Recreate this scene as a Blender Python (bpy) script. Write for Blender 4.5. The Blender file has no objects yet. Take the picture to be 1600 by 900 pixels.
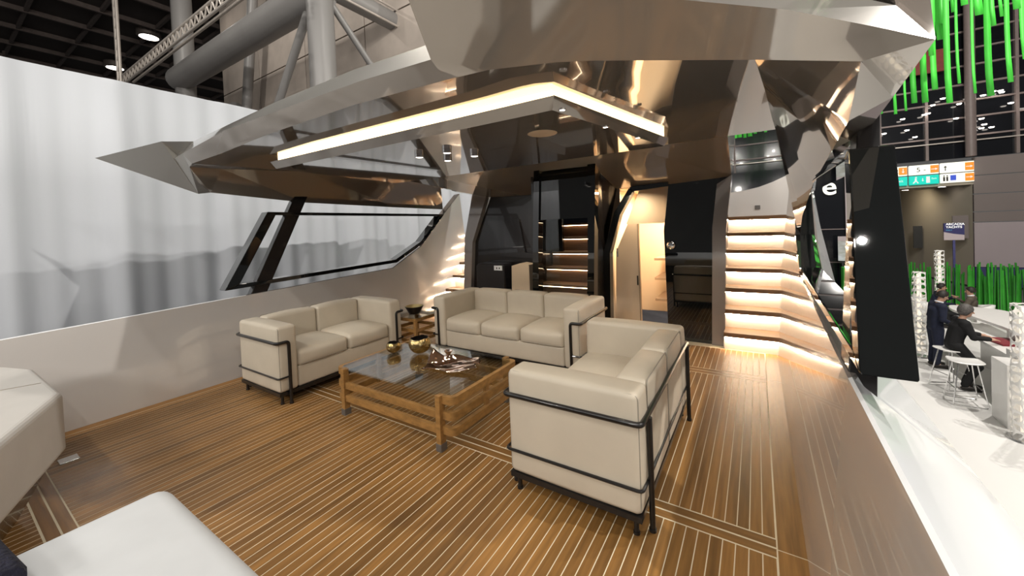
import bpy, bmesh, math, random
from mathutils import Vector, Matrix
random.seed(7)
scene = bpy.context.scene
COL = scene.collection
PI = math.pi

# ---------------------------------------------------------------- camera, world, light
cam_d = bpy.data.cameras.new('camera'); cam = bpy.data.objects.new('camera', cam_d); COL.objects.link(cam)
yaw, pitch, roll = -0.56943, 0.020936, -0.041179
fwd = Vector((math.sin(yaw)*math.cos(pitch), math.cos(yaw)*math.cos(pitch), -math.sin(pitch)))
rgt = Vector((math.cos(yaw), -math.sin(yaw), 0)); upv = rgt.cross(fwd)
r2 = rgt*math.cos(roll)+upv*math.sin(roll); u2 = -rgt*math.sin(roll)+upv*math.cos(roll)
cam.matrix_world = Matrix(((r2.x, u2.x, -fwd.x, 0), (r2.y, u2.y, -fwd.y, 0), (r2.z, u2.z, -fwd.z, 1.446), (0, 0, 0, 1)))
cam_d.sensor_width = 36; cam_d.lens = 597.75*36/1600; cam_d.shift_y = -85.37/1600
cam_d.clip_start = 0.02; cam_d.clip_end = 300
scene.camera = cam
scene.view_settings.view_transform = 'Standard'; scene.view_settings.look = 'None'
scene.view_settings.gamma = 1; scene.view_settings.use_curve_mapping = False
scene.view_settings.exposure = 0.0
world = bpy.data.worlds.new('hall_air'); scene.world = world; world.use_nodes = True
world.node_tree.nodes['Background'].inputs[0].default_value = (1.0, 0.97, 0.93, 1)
world.node_tree.nodes['Background'].inputs[1].default_value = 0.10

def area(name, loc, target, sx, sy, power, col=(1, .96, .9)):
    d = bpy.data.lights.new(name, 'AREA'); d.shape = 'RECTANGLE'; d.size = sx; d.size_y = sy; d.energy = power; d.color = col
    o = bpy.data.objects.new(name, d); COL.objects.link(o); o.location = loc
    o.rotation_euler = (Vector(target)-Vector(loc)).to_track_quat('-Z', 'Y').to_euler(); return o
# the exhibition hall's high ceiling lamps, and a few added fill lamps
def hall_lamp(x, y, z, power, rad=.07, col=(1, .95, .88)):
    d = bpy.data.lights.new('hall_lamp_or_fill', 'POINT'); d.energy = power; d.shadow_soft_size = rad; d.color = col
    o = bpy.data.objects.new('hall_lamp_or_fill', d); COL.objects.link(o); o.location = (x, y, z)
for x in (-10, -6, -2, 2):
    for y in (-3, -7.5, -12): hall_lamp(x+.6*math.sin(y), y, 9, 330)
for y in (3, 8, 13): hall_lamp(5.5, y, 8.5, 2000)
hall_lamp(7, -2.5, 6.5, 500); hall_lamp(8.5, 1.5, 7, 500)
for x in (-5, -1.5, 2.2): hall_lamp(x, -5.5, 4.2, 290, .3)   # added low fill lamps, brighten sofa fronts and left bulwark
hall_lamp(-13, 2.2, 11, 420)  # added fill lamp, brightens the concrete panel wall
hall_lamp(-4.8, .5, 8.5, 120); hall_lamp(-5.2, 4.5, 8.5, 120)

# ---------------------------------------------------------------- materials
MATS = {}
def mat(name, col, rough=.5, metal=0., coat=0., var=0., scale=8., stretch=(1, 1, 1), bump=0., spec=.5, emit=None, estr=0., trans=0., ior=1.45, rnd=0., col2=None, coat_rough=.03, coat_ior=1.5, alpha=1., bscale=None):
    m = bpy.data.materials.new(name); m.use_nodes = True; nt = m.node_tree; b = nt.nodes['Principled BSDF']
    c = (*col, 1)
    b.inputs['Base Color'].default_value = c; b.inputs['Roughness'].default_value = rough; b.inputs['Metallic'].default_value = metal
    b.inputs['Coat Weight'].default_value = coat; b.inputs['Coat Roughness'].default_value = coat_rough; b.inputs['Coat IOR'].default_value = coat_ior
    b.inputs['Specular IOR Level'].default_value = spec; b.inputs['IOR'].default_value = ior
    b.inputs['Transmission Weight'].default_value = trans; b.inputs['Alpha'].default_value = alpha
    if emit: b.inputs['Emission Color'].default_value = (*emit, 1); b.inputs['Emission Strength'].default_value = estr
    tc = nt.nodes.new('ShaderNodeTexCoord'); geo = nt.nodes.new('ShaderNodeNewGeometry')
    mp = nt.nodes.new('ShaderNodeMapping'); mp.inputs['Scale'].default_value = stretch
    nt.links.new(geo.outputs['Position'], mp.inputs['Vector'])
    nz = nt.nodes.new('ShaderNodeTexNoise'); nz.inputs['Scale'].default_value = scale; nz.inputs['Detail'].default_value = 5
    nt.links.new(mp.outputs[0], nz.inputs['Vector'])
    if var or col2 or rnd:
        mix = nt.nodes.new('ShaderNodeMix'); mix.data_type = 'RGBA'
        k2 = col2 if col2 else tuple(x*(1-var) for x in col)
        mix.inputs[6].default_value = c; mix.inputs[7].default_value = (*k2, 1)
        ramp = nt.nodes.new('ShaderNodeValToRGB'); ramp.color_ramp.elements[0].position = .35; ramp.color_ramp.elements[1].position = .68
        nt.links.new(nz.outputs['Fac'], ramp.inputs[0]); nt.links.new(ramp.outputs[0], mix.inputs[0])
        out = mix.outputs[2]
        if rnd:
            oi = nt.nodes.new('ShaderNodeObjectInfo'); mr = nt.nodes.new('ShaderNodeMapRange')
            mr.inputs[3].default_value = 1-rnd; mr.inputs[4].default_value = 1+rnd
            nt.links.new(oi.outputs['Random'], mr.inputs[0])
            hs = nt.nodes.new('ShaderNodeHueSaturation'); nt.links.new(mr.outputs[0], hs.inputs['Value']); nt.links.new(out, hs.inputs['Color']); out = hs.outputs[0]
        nt.links.new(out, b.inputs['Base Color'])
    if bump:
        bp = nt.nodes.new('ShaderNodeBump'); bp.inputs['Strength'].default_value = bump; bp.inputs['Distance'].default_value = .01
        if bscale:
            n2 = nt.nodes.new('ShaderNodeTexNoise'); n2.inputs['Scale'].default_value = bscale; nt.links.new(mp.outputs[0], n2.inputs['Vector']); nt.links.new(n2.outputs['Fac'], bp.inputs['Height'])
        else: nt.links.new(nz.outputs['Fac'], bp.inputs['Height'])
        nt.links.new(bp.outputs[0], b.inputs['Normal'])
    MATS[name] = m; return m
mat('teak', (.27, .132, .036), .45, var=.35, scale=5, stretch=(9, .55, 1), rnd=.28, coat=.04, coat_rough=.2, spec=.35)
mat('teak_cross', (.27, .132, .036), .45, var=.35, scale=5, stretch=(.55, 9, 1), rnd=.2, coat=.04, coat_rough=.2, spec=.35)
mat('caulk', (.66, .58, .42), .6, var=.05)
mat('pearl', (.70, .665, .635), .2, metal=.2, coat=1., var=.04, scale=1.5, coat_rough=.02, coat_ior=1.75, bump=.01, bscale=2.5)
mat('white_gel', (.82, .84, .86), .15, coat=.6, var=.02, scale=2)
mat('taupe', (.34, .30, .255), .06, metal=.5, coat=1., var=.03, scale=1.2, coat_rough=.015, bump=.012, bscale=1.6)
mat('taupe_edge', (.40, .385, .355), .28, metal=.6, coat=1., var=.03, scale=1.2)
mat('column_paint', (.33, .30, .28), .15, metal=.3, coat=1., var=.04, scale=2)
mat('black_gloss', (.006, .007, .007), .02, coat=1., var=.2, scale=2, coat_rough=.01)
mat('black_soft', (.012, .010, .010), .22, coat=.5, var=.2, scale=2)
mat('black_metal', (.012, .011, .011), .28, metal=.2, coat=.4, var=.2, scale=6)
mat('screen', (.018, .018, .021), .15, coat=.6, var=.1)
mat('leather', (.57, .505, .405), .48, var=.07, scale=5, bump=.10, bscale=14, coat=.04, coat_rough=.4)
mat('leather_seam', (.30, .27, .22), .6, var=.1)
mat('pad_white', (.56, .575, .585), .6, var=.06, scale=6, bump=.1, bscale=8)
mat('table_wood', (.34, .178, .055), .42, var=.35, scale=7, stretch=(3, 3, 6), rnd=.1)
mat('gold', (.62, .47, .22), .16, metal=1., var=.25, scale=30, bump=.9, bscale=38)
mat('dark_bowl', (.015, .012, .010), .4, var=.2)
mat('gold_in', (.33, .26, .12), .45, metal=.6, var=.2)
mat('copper', (.88, .70, .62), .04, metal=1., var=.1, scale=10)
mat('chrome', (.8, .8, .8), .08, metal=1., var=.05)
mat('steel', (.55, .55, .55), .25, metal=1., var=.05)
mat('foot_cap', (.17, .155, .14), .4, metal=.4, var=.1)
def thin_glass(name, tint, f0=.04):
    m = bpy.data.materials.new(name); m.use_nodes = True; nt = m.node_tree; nt.nodes.clear(); N = nt.nodes.new; LK = nt.links.new
    o = N('ShaderNodeOutputMaterial'); mx = N('ShaderNodeMixShader'); t = N('ShaderNodeBsdfTransparent'); g = N('ShaderNodeBsdfGlossy'); ge = N('ShaderNodeNewGeometry')
    dt = N('ShaderNodeVectorMath'); dt.operation = 'DOT_PRODUCT'; LK(ge.outputs['Incoming'], dt.inputs[0]); LK(ge.outputs['Normal'], dt.inputs[1])
    def mth(op, x, y=None):
        k = N('ShaderNodeMath'); k.operation = op
        for q, v in enumerate((x, y)):
            if v is None: continue
            if isinstance(v, (int, float)): k.inputs[q].default_value = v
            else: LK(v, k.inputs[q])
        return k.outputs[0]
    p5 = mth('POWER', mth('SUBTRACT', 1, mth('ABSOLUTE', dt.outputs['Value'])), 5)
    t.inputs[0].default_value = (*tint, 1); g.inputs['Roughness'].default_value = .01
    LK(mth('ADD', mth('MULTIPLY', p5, 1-f0), f0), mx.inputs[0]); LK(t.outputs[0], mx.inputs[1]); LK(g.outputs[0], mx.inputs[2]); LK(mx.outputs[0], o.inputs[0]); MATS[name] = m
thin_glass('glass', (.95, .975, .97)); thin_glass('table_glass', (.93, .96, .95), .11)
mat('dark_glass', (.02, .02, .022), .02, coat=1., coat_rough=.0, var=.05)
mat('led', (1, .8, .55), .5, emit=(1, .80, .58), estr=85, var=.01)
mat('led_dim', (1, .8, .55), .5, emit=(1, .72, .46), estr=16, var=.01)
mat('cove', (1, .85, .6), .5, emit=(1, .74, .38), estr=5, var=.01)
mat('lens', (1, 1, 1), .5, emit=(1, .93, .85), estr=6, var=.01)
mat('stair_white', (.86, .79, .70), .35, var=.03, scale=3)
mat('stair_wood', (.20, .115, .06), .4, var=.25, scale=6, stretch=(.6, 8, 8))
mat('dark_wood', (.10, .055, .03), .35, var=.3, scale=6, stretch=(.6, 8, 8), coat=.3)
mat('beige', (.58, .46, .33), .5, var=.05, scale=3)
mat('beige_dark', (.30, .225, .16), .45, var=.08, scale=3)
mat('pad_grey', (.50, .48, .45), .6, var=.06, scale=6, bump=.1, bscale=8)
mat('towel', (.012, .012, .028), .95, var=.5, scale=60, bump=1., bscale=90)

# ---------------------------------------------------------------- mesh helpers
class MB:
    def __init__(s): s.v = []; s.f = []
    def add(s, vs, fs):
        n = len(s.v); s.v += [tuple(v) for v in vs]; s.f += [tuple(i+n for i in f) for f in fs]; return s
    def box(s, x0, x1, y0, y1, z0, z1):
        return s.add([(x0, y0, z0), (x1, y0, z0), (x1, y1, z0), (x0, y1, z0), (x0, y0, z1), (x1, y0, z1), (x1, y1, z1), (x0, y1, z1)],
                     [(3, 2, 1, 0), (4, 5, 6, 7), (0, 1, 5, 4), (1, 2, 6, 5), (2, 3, 7, 6), (3, 0, 4, 7)])
    def prism(s, poly, ext):
        n = len(poly); e = Vector(ext); a = [Vector(p) for p in poly]
        return s.add(a+[p+e for p in a], [tuple(range(n-1, -1, -1)), tuple(range(n, 2*n))]+[(i, (i+1) % n, n+(i+1) % n, n+i) for i in range(n)])
    def poly(s, *pts): return s.add(pts, [tuple(range(len(pts)))])
    def grid(s, rows):
        n = len(rows[0]); vs = [p for r in rows for p in r]
        return s.add(vs, [(i*n+j, i*n+j+1, (i+1)*n+j+1, (i+1)*n+j) for i in range(len(rows)-1) for j in range(n-1)])
    def tube(s, path, r, seg=10, closed=False, caps=True):
        P = [Vector(p) for p in path]; n = len(P); rs = r if isinstance(r, (list, tuple)) else [r]*n
        T = []
        for i in range(n):
            a = P[(i-1) % n] if (closed or i > 0) else P[i]; b = P[(i+1) % n] if (closed or i < n-1) else P[i]
            T.append((b-a).normalized() if (b-a).length > 1e-9 else Vector((0, 0, 1)))
        ref = Vector((0, 0, 1)) if abs(T[0].z) < .9 else Vector((1, 0, 0))
        u = T[0].cross(ref).normalized(); vs = []
        for i in range(n):
            u = (u-T[i]*u.dot(T[i])); u = u.normalized() if u.length > 1e-6 else T[i].orthogonal().normalized()
            w = T[i].cross(u)
            vs += [P[i]+(u*math.cos(2*PI*k/seg)+w*math.sin(2*PI*k/seg))*rs[i] for k in range(seg)]
        fs = [(i*seg+k, i*seg+(k+1) % seg, ((i+1) % n)*seg+(k+1) % seg, ((i+1) % n)*seg+k) for i in range(n if closed else n-1) for k in range(seg)]
        if caps and not closed: fs += [tuple(range(seg-1, -1, -1)), tuple(range((n-1)*seg, n*seg))]
        return s.add(vs, fs)
    def lathe(s, prof, c=(0, 0, 0), seg=28, wob=None):
        vs = []
        for r, z in prof:
            for k in range(seg):
                a = 2*PI*k/seg; rr, zz = (r, z) if not wob else wob(r, z, a)
                vs.append((c[0]+rr*math.cos(a), c[1]+rr*math.sin(a), c[2]+zz))
        fs = [(i*seg+k, i*seg+(k+1) % seg, (i+1)*seg+(k+1) % seg, (i+1)*seg+k) for i in range(len(prof)-1) for k in range(seg)]
        return s.add(vs, fs)
    def cushion(s, x0, x1, y0, y1, z0, z1, r=.03, puff=(0, 0, 0), ni=6):
        h = ((x1-x0)/2, (y1-y0)/2, (z1-z0)/2); c = ((x0+x1)/2, (y0+y1)/2, (z0+z1)/2)
        ax = []
        for a in range(3):
            rr = min(r, h[a]*.999); L = [-h[a], -h[a]+.35*rr, -h[a]+.7*rr]+[-(h[a]-rr)+2*(h[a]-rr)*k/ni for k in range(ni+1)]+[h[a]-.7*rr, h[a]-.35*rr, h[a]]
            ax.append(L)
        N = len(ax[0]); idx = {}; vs = []; fs = []
        def vid(i, j, k):
            if (i, j, k) not in idx:
                p = [ax[0][i], ax[1][j], ax[2][k]]; q = [max(-(h[a]-min(r, h[a]*.999)), min(h[a]-min(r, h[a]*.999), p[a])) for a in range(3)]
                d = Vector([p[a]-q[a] for a in range(3)])
                if d.length > 1e-9: d = d.normalized()*r
                w = [q[a]+d[a] for a in range(3)]; u = [w[a]/h[a] for a in range(3)]
                for a in range(3):
                    b, e = (a+1) % 3, (a+2) % 3
                    w[a] += puff[a]*math.copysign(1, u[a])*abs(u[a])**3*max(0, 1-u[b]**2)*max(0, 1-u[e]**2)
                idx[(i, j, k)] = len(vs); vs.append((c[0]+w[0], c[1]+w[1], c[2]+w[2]))
            return idx[(i, j, k)]
        M = N-1
        for a in range(M):
            for b in range(M):
                fs += [(vid(a, b, 0), vid(a, b+1, 0), vid(a+1, b+1, 0), vid(a+1, b, 0)), (vid(a, b, M), vid(a+1, b, M), vid(a+1, b+1, M), vid(a, b+1, M)),
                       (vid(a, 0, b), vid(a+1, 0, b), vid(a+1, 0, b+1), vid(a, 0, b+1)), (vid(a, M, b), vid(a, M, b+1), vid(a+1, M, b+1), vid(a+1, M, b)),
                       (vid(0, a, b), vid(0, a, b+1), vid(0, a+1, b+1), vid(0, a+1, b)), (vid(M, a, b), vid(M, a+1, b), vid(M, a+1, b+1), vid(M, a, b+1))]
        return s.add(vs, fs)
def fillet(path, r, seg=5, closed=False):
    P = [Vector(p) for p in path]; out = []; n = len(P)
    for i, p in enumerate(P):
        if not closed and i in (0, n-1): out.append(p); continue
        a, b = P[(i-1) % n], P[(i+1) % n]; da, db = (a-p), (b-p); rr = min(r, da.length*.49, db.length*.49)
        s0 = p+da.normalized()*rr; s1 = p+db.normalized()*rr
        for k in range(seg+1):
            t = k/seg; out.append(s0*(1-t)**2+p*2*t*(1-t)+s1*t*t)
    return out
def obj(name, mb, m, parent=None, smooth=False, bevel=0., loc=None, fix=False):
    me = bpy.data.meshes.new(name); me.from_pydata(mb.v, [], mb.f); me.validate()
    if fix:
        bm = bmesh.new(); bm.from_mesh(me); bmesh.ops.remove_doubles(bm, verts=bm.verts, dist=1e-5); bmesh.ops.recalc_face_normals(bm, faces=bm.faces); bm.to_mesh(me); bm.free()
    me.materials.append(MATS[m] if isinstance(m, str) else m)
    if smooth:
        me.polygons.foreach_set('use_smooth', [True]*len(me.polygons)); me.set_sharp_from_angle(angle=math.radians(38))
    o = bpy.data.objects.new(name, me); COL.objects.link(o)
    if parent: o.parent = parent
    if loc: o.location = loc
    if bevel:
        bv = o.modifiers.new('bevel', 'BEVEL'); bv.width = bevel; bv.segments = 2; bv.limit_method = 'ANGLE'
    return o
def tag(o, label, cat, group=None, kind=None):
    o['label'] = label
    if cat: o['category'] = cat
    if group: o['group'] = group
    if kind: o['kind'] = kind
    return o
def thing(name, label, cat, loc=(0, 0, 0), rz=0., group=None):
    o = bpy.data.objects.new(name, None); COL.objects.link(o); o.location = loc; o.rotation_euler = (0, 0, rz); o.empty_display_size = .1
    return tag(o, label, cat, group)
def struct(name, label=None):
    o = bpy.data.objects.new(name, None); COL.objects.link(o); o['kind'] = 'structure'
    if label: o['label'] = label
    return o
def dup(o, parent=None, loc=None, rz=None, label=None):
    c = o.copy(); COL.objects.link(c); c.parent = parent
    if loc is not None: c.location = loc
    if rz is not None: c.rotation_euler = (0, 0, rz)
    if label: c['label'] = label
    for ch in list(o.children): dup(ch, c)
    return c
def text(name, s, size, m, parent, loc, rot, ext=.002, align='LEFT', bold=None):
    cu = bpy.data.curves.new(name, 'FONT'); cu.body = s; cu.size = size; cu.extrude = ext; cu.align_x = align; cu.align_y = 'CENTER'
    if bold: cu.offset = bold
    tmp = bpy.data.objects.new(name, cu); COL.objects.link(tmp); dg = bpy.context.evaluated_depsgraph_get()
    me = bpy.data.meshes.new_from_object(tmp.evaluated_get(dg)); bpy.data.objects.remove(tmp); me.materials.clear(); me.materials.append(MATS[m])
    o = bpy.data.objects.new(name, me); COL.objects.link(o); o.parent = parent; o.location = loc; o.rotation_euler = rot; return o
# ================================================================ YACHT SHELL
CX = -2.18
# ---- teak deck: every plank its own piece
floor = struct('floor', 'teak planked deck with cream caulked seams')
fb = MB(); fb.box(-4.52, .16, -1.6, 5.3, -.12, -.0005); obj('caulking', fb, 'caulk', floor)
def plank_mesh(name, sx, sy, m):
    mb = MB(); mb.box(-sx/2, sx/2, -sy/2, sy/2, -.02, 0); me = bpy.data.meshes.new(name); me.from_pydata(mb.v, [], mb.f); me.materials.append(MATS[m]); return me
def plank(me, x, y, name='plank'):
    o = bpy.data.objects.new(name, me); COL.objects.link(o); o.parent = floor; o.location = (x, y, 0); return o
SEAMS = [-.061-.05*k for k in range(-1, 88)]            # right edge of each plank
for (y0, y1, xmin) in ((.395, 1.900, -9), (2.016, 3.900, -9), (4.037, 4.72, -1.6)):
    me = plank_mesh('plank', .0455, y1-y0-.005, 'teak'); rest = MB()
    for x in SEAMS:
        if x > xmin: plank(me, x-.025+.05, (y0+y1)/2)
        else: rest.box(x+.0023, x+.0478, y0+.0025, y1-.0025, -.02, 0)
    if rest.v: obj('plank_field', rest, 'teak', floor)['kind'] = 'stuff'
rest = MB()
for x in SEAMS: rest.box(x+.0023, x+.0478, -1.5, .28, -.02, 0)
obj('plank_field', rest, 'teak', floor)['kind'] = 'stuff'
for ys in ((.2875, .3375), (.3425, .3925), (1.9045, 1.9545), (1.9615, 2.0115), (3.9045, 3.966), (3.972, 4.033)):
    me = plank_mesh('border_plank', 4.45, ys[1]-ys[0]-.003, 'teak_cross'); plank(me, -2.186, (ys[0]+ys[1])/2, 'border_plank')
for (x0, x1) in ((.0445, .149), (-4.509, -4.416)):
    for (y0, y1) in ((-1.5, 1.95), (1.955, 3.966), (3.972, 5.0)):
        me = plank_mesh('margin_plank', x1-x0, y1-y0, 'teak'); plank(me, (x0+x1)/2, (y0+y1)/2, 'margin_plank')

# ---- bulwarks, one each side, with sill cap and outer hull
ST = [(-1.6, .75, 2.455), (.3, .765, 2.455), (1.9, .81, 2.46), (2.25, .82, 2.464), (3.0, .845, 2.475), (3.9, .87, 2.49), (4.53, 1.16, 2.52), (5.05, 1.63, 2.535), (5.6, 2.08, 2.55)]
for s, side in ((1, 'right'), (-1, 'left')):
    w = struct('wall_'+side, 'glossy pearl bulwark rising towards the bow')
    X = lambda d: CX+s*d
    inner = []
    for y, z, d in ST:
        inner.append([(X(2.327+(d-2.327)*t), y, z*t) for t in (0, .04, .5, .96, 1)])
    obj('inner_panel', MB().grid(inner), 'pearl', w, smooth=True, fix=True)
    cap = [[(X(d), y, z), (X(d+.01), y, z+.008), (X(d+.15 if y > 1.8 else d+.34), y, z-.005 if y > 1.8 else .52), (X(d+.17 if y > 1.8 else d+.36), y, z-.05 if y > 1.8 else .47)] for y, z, d in ST]
    ca, cb = [], []
    for r, (y, z, d) in zip(cap, ST):
        (ca if y <= 1.9 else cb).append(r)
    near = [[(X(d), y, z), (X(d+.012), y, z+.006), (X(d+.33), y, .53), (X(d+.35), y, .50), (X(d+.352), y, .44)] for y, z, d in [q for q in ST if q[0] <= 1.9]]
    far_ = [[(X(d), y, z), (X(d+.012), y, z+.006), (X(d+.02+.12*min(1, (y-1.9)/.35)), y, z-.006), (X(d+.35), y, .50), (X(d+.352), y, .44)] for y, z, d in [q for q in ST if q[0] >= 1.9]]
    obj('side_deck', MB().grid(near), 'white_gel', w, smooth=True, fix=True)
    obj('sill_cap', MB().grid([r[:3] for r in far_]), 'column_paint', w, fix=True)
    obj('side_deck', MB().grid([r[2:] for r in far_]), 'white_gel', w, smooth=True, fix=True)
    hull = MB().grid([[(X(d+.352), y, .44), (X(d+.345), y, .1), (X(d+.25), y, -1.2), (X(d), y, -2.2)] for y, z, d in ST])
    obj('hull_side', hull, 'white_gel', w, smooth=True, fix=True)
    if s < 0:
        for yy in (.53, .655):     # vents on the cap
            o = obj('deck_vent', MB().lathe([(0, .012), (.03, .012), (.034, .006), (.034, 0)], (0, 0, 0), 20), 'steel', w, smooth=True, loc=(X(2.50), yy, .745)); o.rotation_euler = (0, s*.6, 0); o.scale = (.7, 1.5, 1)

# ---- side windows: open black frame loop and raking post
O_ = [(1.71, .89), (2.19, 1.715), (5.13, 1.695), (4.56, 1.21), (3.97, .95)]
I_ = [(1.85, .938), (2.275, 1.677), (5.0, 1.657), (4.51, 1.245), (3.95, .998)]
for n, s in ((1, 1), (2, -1)):
    wd = struct('window_%d' % n, 'long wedge shaped window in a glossy black frame')
    def fx(d, z, k=.072): return CX+s*(d+(z-.93)*k)
    for k in range(5):
        a, b = O_[k], O_[(k+1) % 5]; ia, ib = I_[k], I_[(k+1) % 5]
        d0, d1 = (2.466, 2.612)
        q = [(a, ia), (b, ib)]; vs = []
        for (o, i) in q:
            vs += [(fx(d0, o[1]), o[0], o[1]), (fx(d1, o[1]), o[0], o[1]), (fx(d1, i[1]), i[0], i[1]), (fx(d0, i[1]), i[0], i[1])]
        obj('frame_bar', MB().add(vs, [(0, 1, 2, 3), (7, 6, 5, 4), (0, 4, 5, 1), (1, 5, 6, 2), (2, 6, 7, 3), (3, 7, 4, 0)]), 'black_gloss', wd, bevel=.006, fix=True)
    p = MB(); po = [(1.91, .74), (2.075, .74), (2.715, 1.92), (2.555, 1.92)]
    p.add([(fx(d, z, .132), y, z) for d in (2.485, 2.57) for y, z in po], [(3, 2, 1, 0), (4, 5, 6, 7), (0, 1, 5, 4), (1, 2, 6, 5), (2, 3, 7, 6), (3, 0, 4, 7)])
    obj('raking_post', p, 'black_soft', wd, bevel=.004, fix=True)

# ---- hard top: soffit, fascia, visor, flanges
top = struct('ceiling', 'mirror gloss taupe hard top over the cockpit')
m = [(-4.5, 1.45, 2.157), (-3.973, 1.50, 2.19), (-3.065, 1.455, 2.2), (-2.0, 1.44, 2.2), (-1.316, 1.492, 2.2), (-1.074, 1.525, 2.2), (-.742, 1.585, 2.17), (-.567, 1.612, 2.14), (-.185, 1.668, 2.06), (.01, 1.699, 2.02), (.303, 1.708, 1.94)]
l = [(-4.545, 1.396, 2.25), (-3.556, 1.372, 2.3), (-2.623, 1.384, 2.3), (-1.863, 1.400, 2.3), (-1.367, 1.442, 2.3)]
u = [(-4.649, 1.519, 2.4), (-3.70, 1.44, 2.375), (-2.739, 1.39, 2.37), (-1.90, 1.39, 2.37), (-1.384, 1.427, 2.37)]
obj('fascia', MB().grid([m[:5], l]), 'taupe', top, fix=True, smooth=True)
obj('bevel_trim', MB().grid([l, u]), 'taupe_edge', top, fix=True, smooth=True)
row1 = [(-4.6, 2.6, 2.2), (-3.97, 2.6, 2.2), (-3.07, 2.6, 2.2), (-2.0, 2.6, 2.2), (-1.32, 2.6, 2.2), (-1.07, 2.6, 2.2), (-.74, 2.6, 2.19), (-.5, 2.6, 2.18), (-.15, 2.6, 2.15), (.06, 2.6, 2.13)]
row2 = [(-4.6, 4.15, 2.22), (-3.97, 4.15, 2.2), (-3.07, 4.15, 2.2), (-2.0, 4.15, 2.2), (-1.32, 4.15, 2.2), (-1.07, 4.15, 2.2), (-.74, 4.15, 2.2), (-.5, 4.15, 2.2), (-.21, 4.15, 2.2), (.16, 4.15, 2.2)]
obj('soffit', MB().grid([m[:10], row1, row2]), 'taupe', top, smooth=True, fix=True)
tr = [(-1.24, .98, 2.8), (-1.02, 1.03, 2.74), (-.75, 1.15, 2.6), (-.55, 1.24, 2.48), (-.209, 1.45, 2.2), (.102, 1.6, 2.128), (.37, 1.72, 2.03)]
lo = [(-1.367, 1.442, 2.3), m[5], m[6], m[7], m[8], m[9], m[10]]
v = MB().grid([lo, tr]); v.poly(m[4], m[5], lo[0]); v.poly(m[10], (.486, 1.75, 1.974), tr[6])
obj('visor', v, 'taupe', top, fix=True, smooth=True)
g = [(-1.24, 1.25, 3.05), (-1.02, 1.3, 2.98), (-.75, 1.4, 2.82), (-.55, 1.5, 2.68), (-.2, 1.75, 2.45), (.15, 1.85, 2.32), (.444, 1.95, 2.186)]
gm = MB().grid([tr, g]); gm.poly(tr[6], (.486, 1.75, 1.974), g[6])
obj('visor_cap', gm, 'taupe_edge', top, fix=True, smooth=True)
# upper closing faces
uc = MB(); uc.grid([u, [(x, 5.6, 2.5) for x, _, _ in u]])
uc.poly(l[4], u[4], (-1.384, 5.6, 2.5), (-1.25, 5.6, 3.1), g[0], tr[0])
uc.grid([g, [(x, 4.2, max(z, 2.5)) for x, _, z in g]]); uc.grid([[(x, 4.2, max(z, 2.5)) for x, _, z in g[:5]], [(x, 5.6, max(z, 2.5)) for x, _, z in g[:5]]])
uc.poly((-.2, 4.2, 2.5), (-.2, 5.6, 2.5), (-.22, 4.85, 1.885), (-.21, 4.15, 2.2))
uc.poly((-.21, 4.15, 2.2), (.16, 4.15, 2.2), (.444, 4.2, 2.5), (-.2, 4.2, 2.5))
obj('upper_deck', uc, 'taupe_edge', top, fix=False)
# port flange with the aft spike
C1 = [(-4.6, 1.73, 2.146), (-4.6, 2.6, 2.2), (-4.6, 4.15, 2.22), (-4.6, 4.95, 2.25)]
B1 = [(-4.846, 1.706, 1.922), (-4.846, 2.7, 1.845), (-4.846, 4.15, 1.81), (-4.846, 5.25, 1.79)]
OU = [(-5.0, 1.75, 2.3), (-5.02, 2.7, 2.4), (-5.02, 4.15, 2.4), (-5.02, 5.3, 2.4)]
fl = MB().grid([C1, B1]); fl.grid([B1, OU]); fl.grid([OU, [(-4.649, 1.519, 2.4), (-4.649, 2.7, 2.45), (-4.649, 4.15, 2.45), (-4.649, 5.3, 2.45)]])
fl.poly(m[0], C1[0], C1[1], m[0]) if False else None
fl.poly(m[0], (-4.6, 1.461, 2.137), C1[0], row1[0]); fl.poly((-4.6, 1.461, 2.137), (-4.75, 1.574, 2.011), B1[0], C1[0])
fl.poly(C1[3], B1[3], OU[3], (-4.649, 5.3, 2.45))
obj('side_flange', fl, 'taupe', top, fix=False)
T = (-5.494, .995, 2.28); lw = (-4.9, 1.618, 1.909); k1 = (-4.98, 1.439, 2.25); r_ = (-4.849, 1.331, 2.4)
sp = MB(); sp.poly(T, lw, B1[0], (-4.75, 1.574, 2.011), (-4.6, 1.461, 2.137), m[0], l[0], k1)
sp.poly(T, k1, l[0], u[0], r_); sp.poly(T, r_, u[0], OU[0], lw); sp.poly(lw, OU[0], B1[0])
obj('corner_spike', sp, 'taupe_edge', top, fix=False)
# starboard side sheet and flange
F = [(.01, 1.699, 2.02), (.04, 2.2, 2.08), (.06, 2.6, 2.13), (.115, 3.5, 2.17), (.16, 4.15, 2.2), (.31, 4.6, 1.66)]
Cc = [(.303, 1.708, 1.94), (.33, 2.1, 1.82), (.35, 2.67, 1.777), (.35, 3.5, 1.66), (.345, 4.3, 1.42), (.345, 4.62, 1.2)]
Bb = [(.486, 1.75, 1.974), (.486, 2.2, 1.91), (.486, 2.64, 1.852), (.486, 3.6, 1.83), (.486, 4.45, 1.81), (.486, 5.25, 1.79)]
Oo = [(.444, 1.95, 2.186), (.62, 2.3, 2.4), (.66, 2.7, 2.45), (.66, 3.6, 2.45), (.66, 4.45, 2.45), (.66, 5.25, 2.45)]
sd = MB().grid([F, Cc]); obj('side_sweep', sd, 'taupe', top, smooth=True, fix=True)
s2 = MB().grid([Cc, Bb]); s2.grid([Bb, Oo]); s2.grid([Oo, [(g[6][0]-.05, y, 2.5) for _, y, _ in Oo]])
obj('side_flange', s2, 'taupe', top, fix=False)
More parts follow.
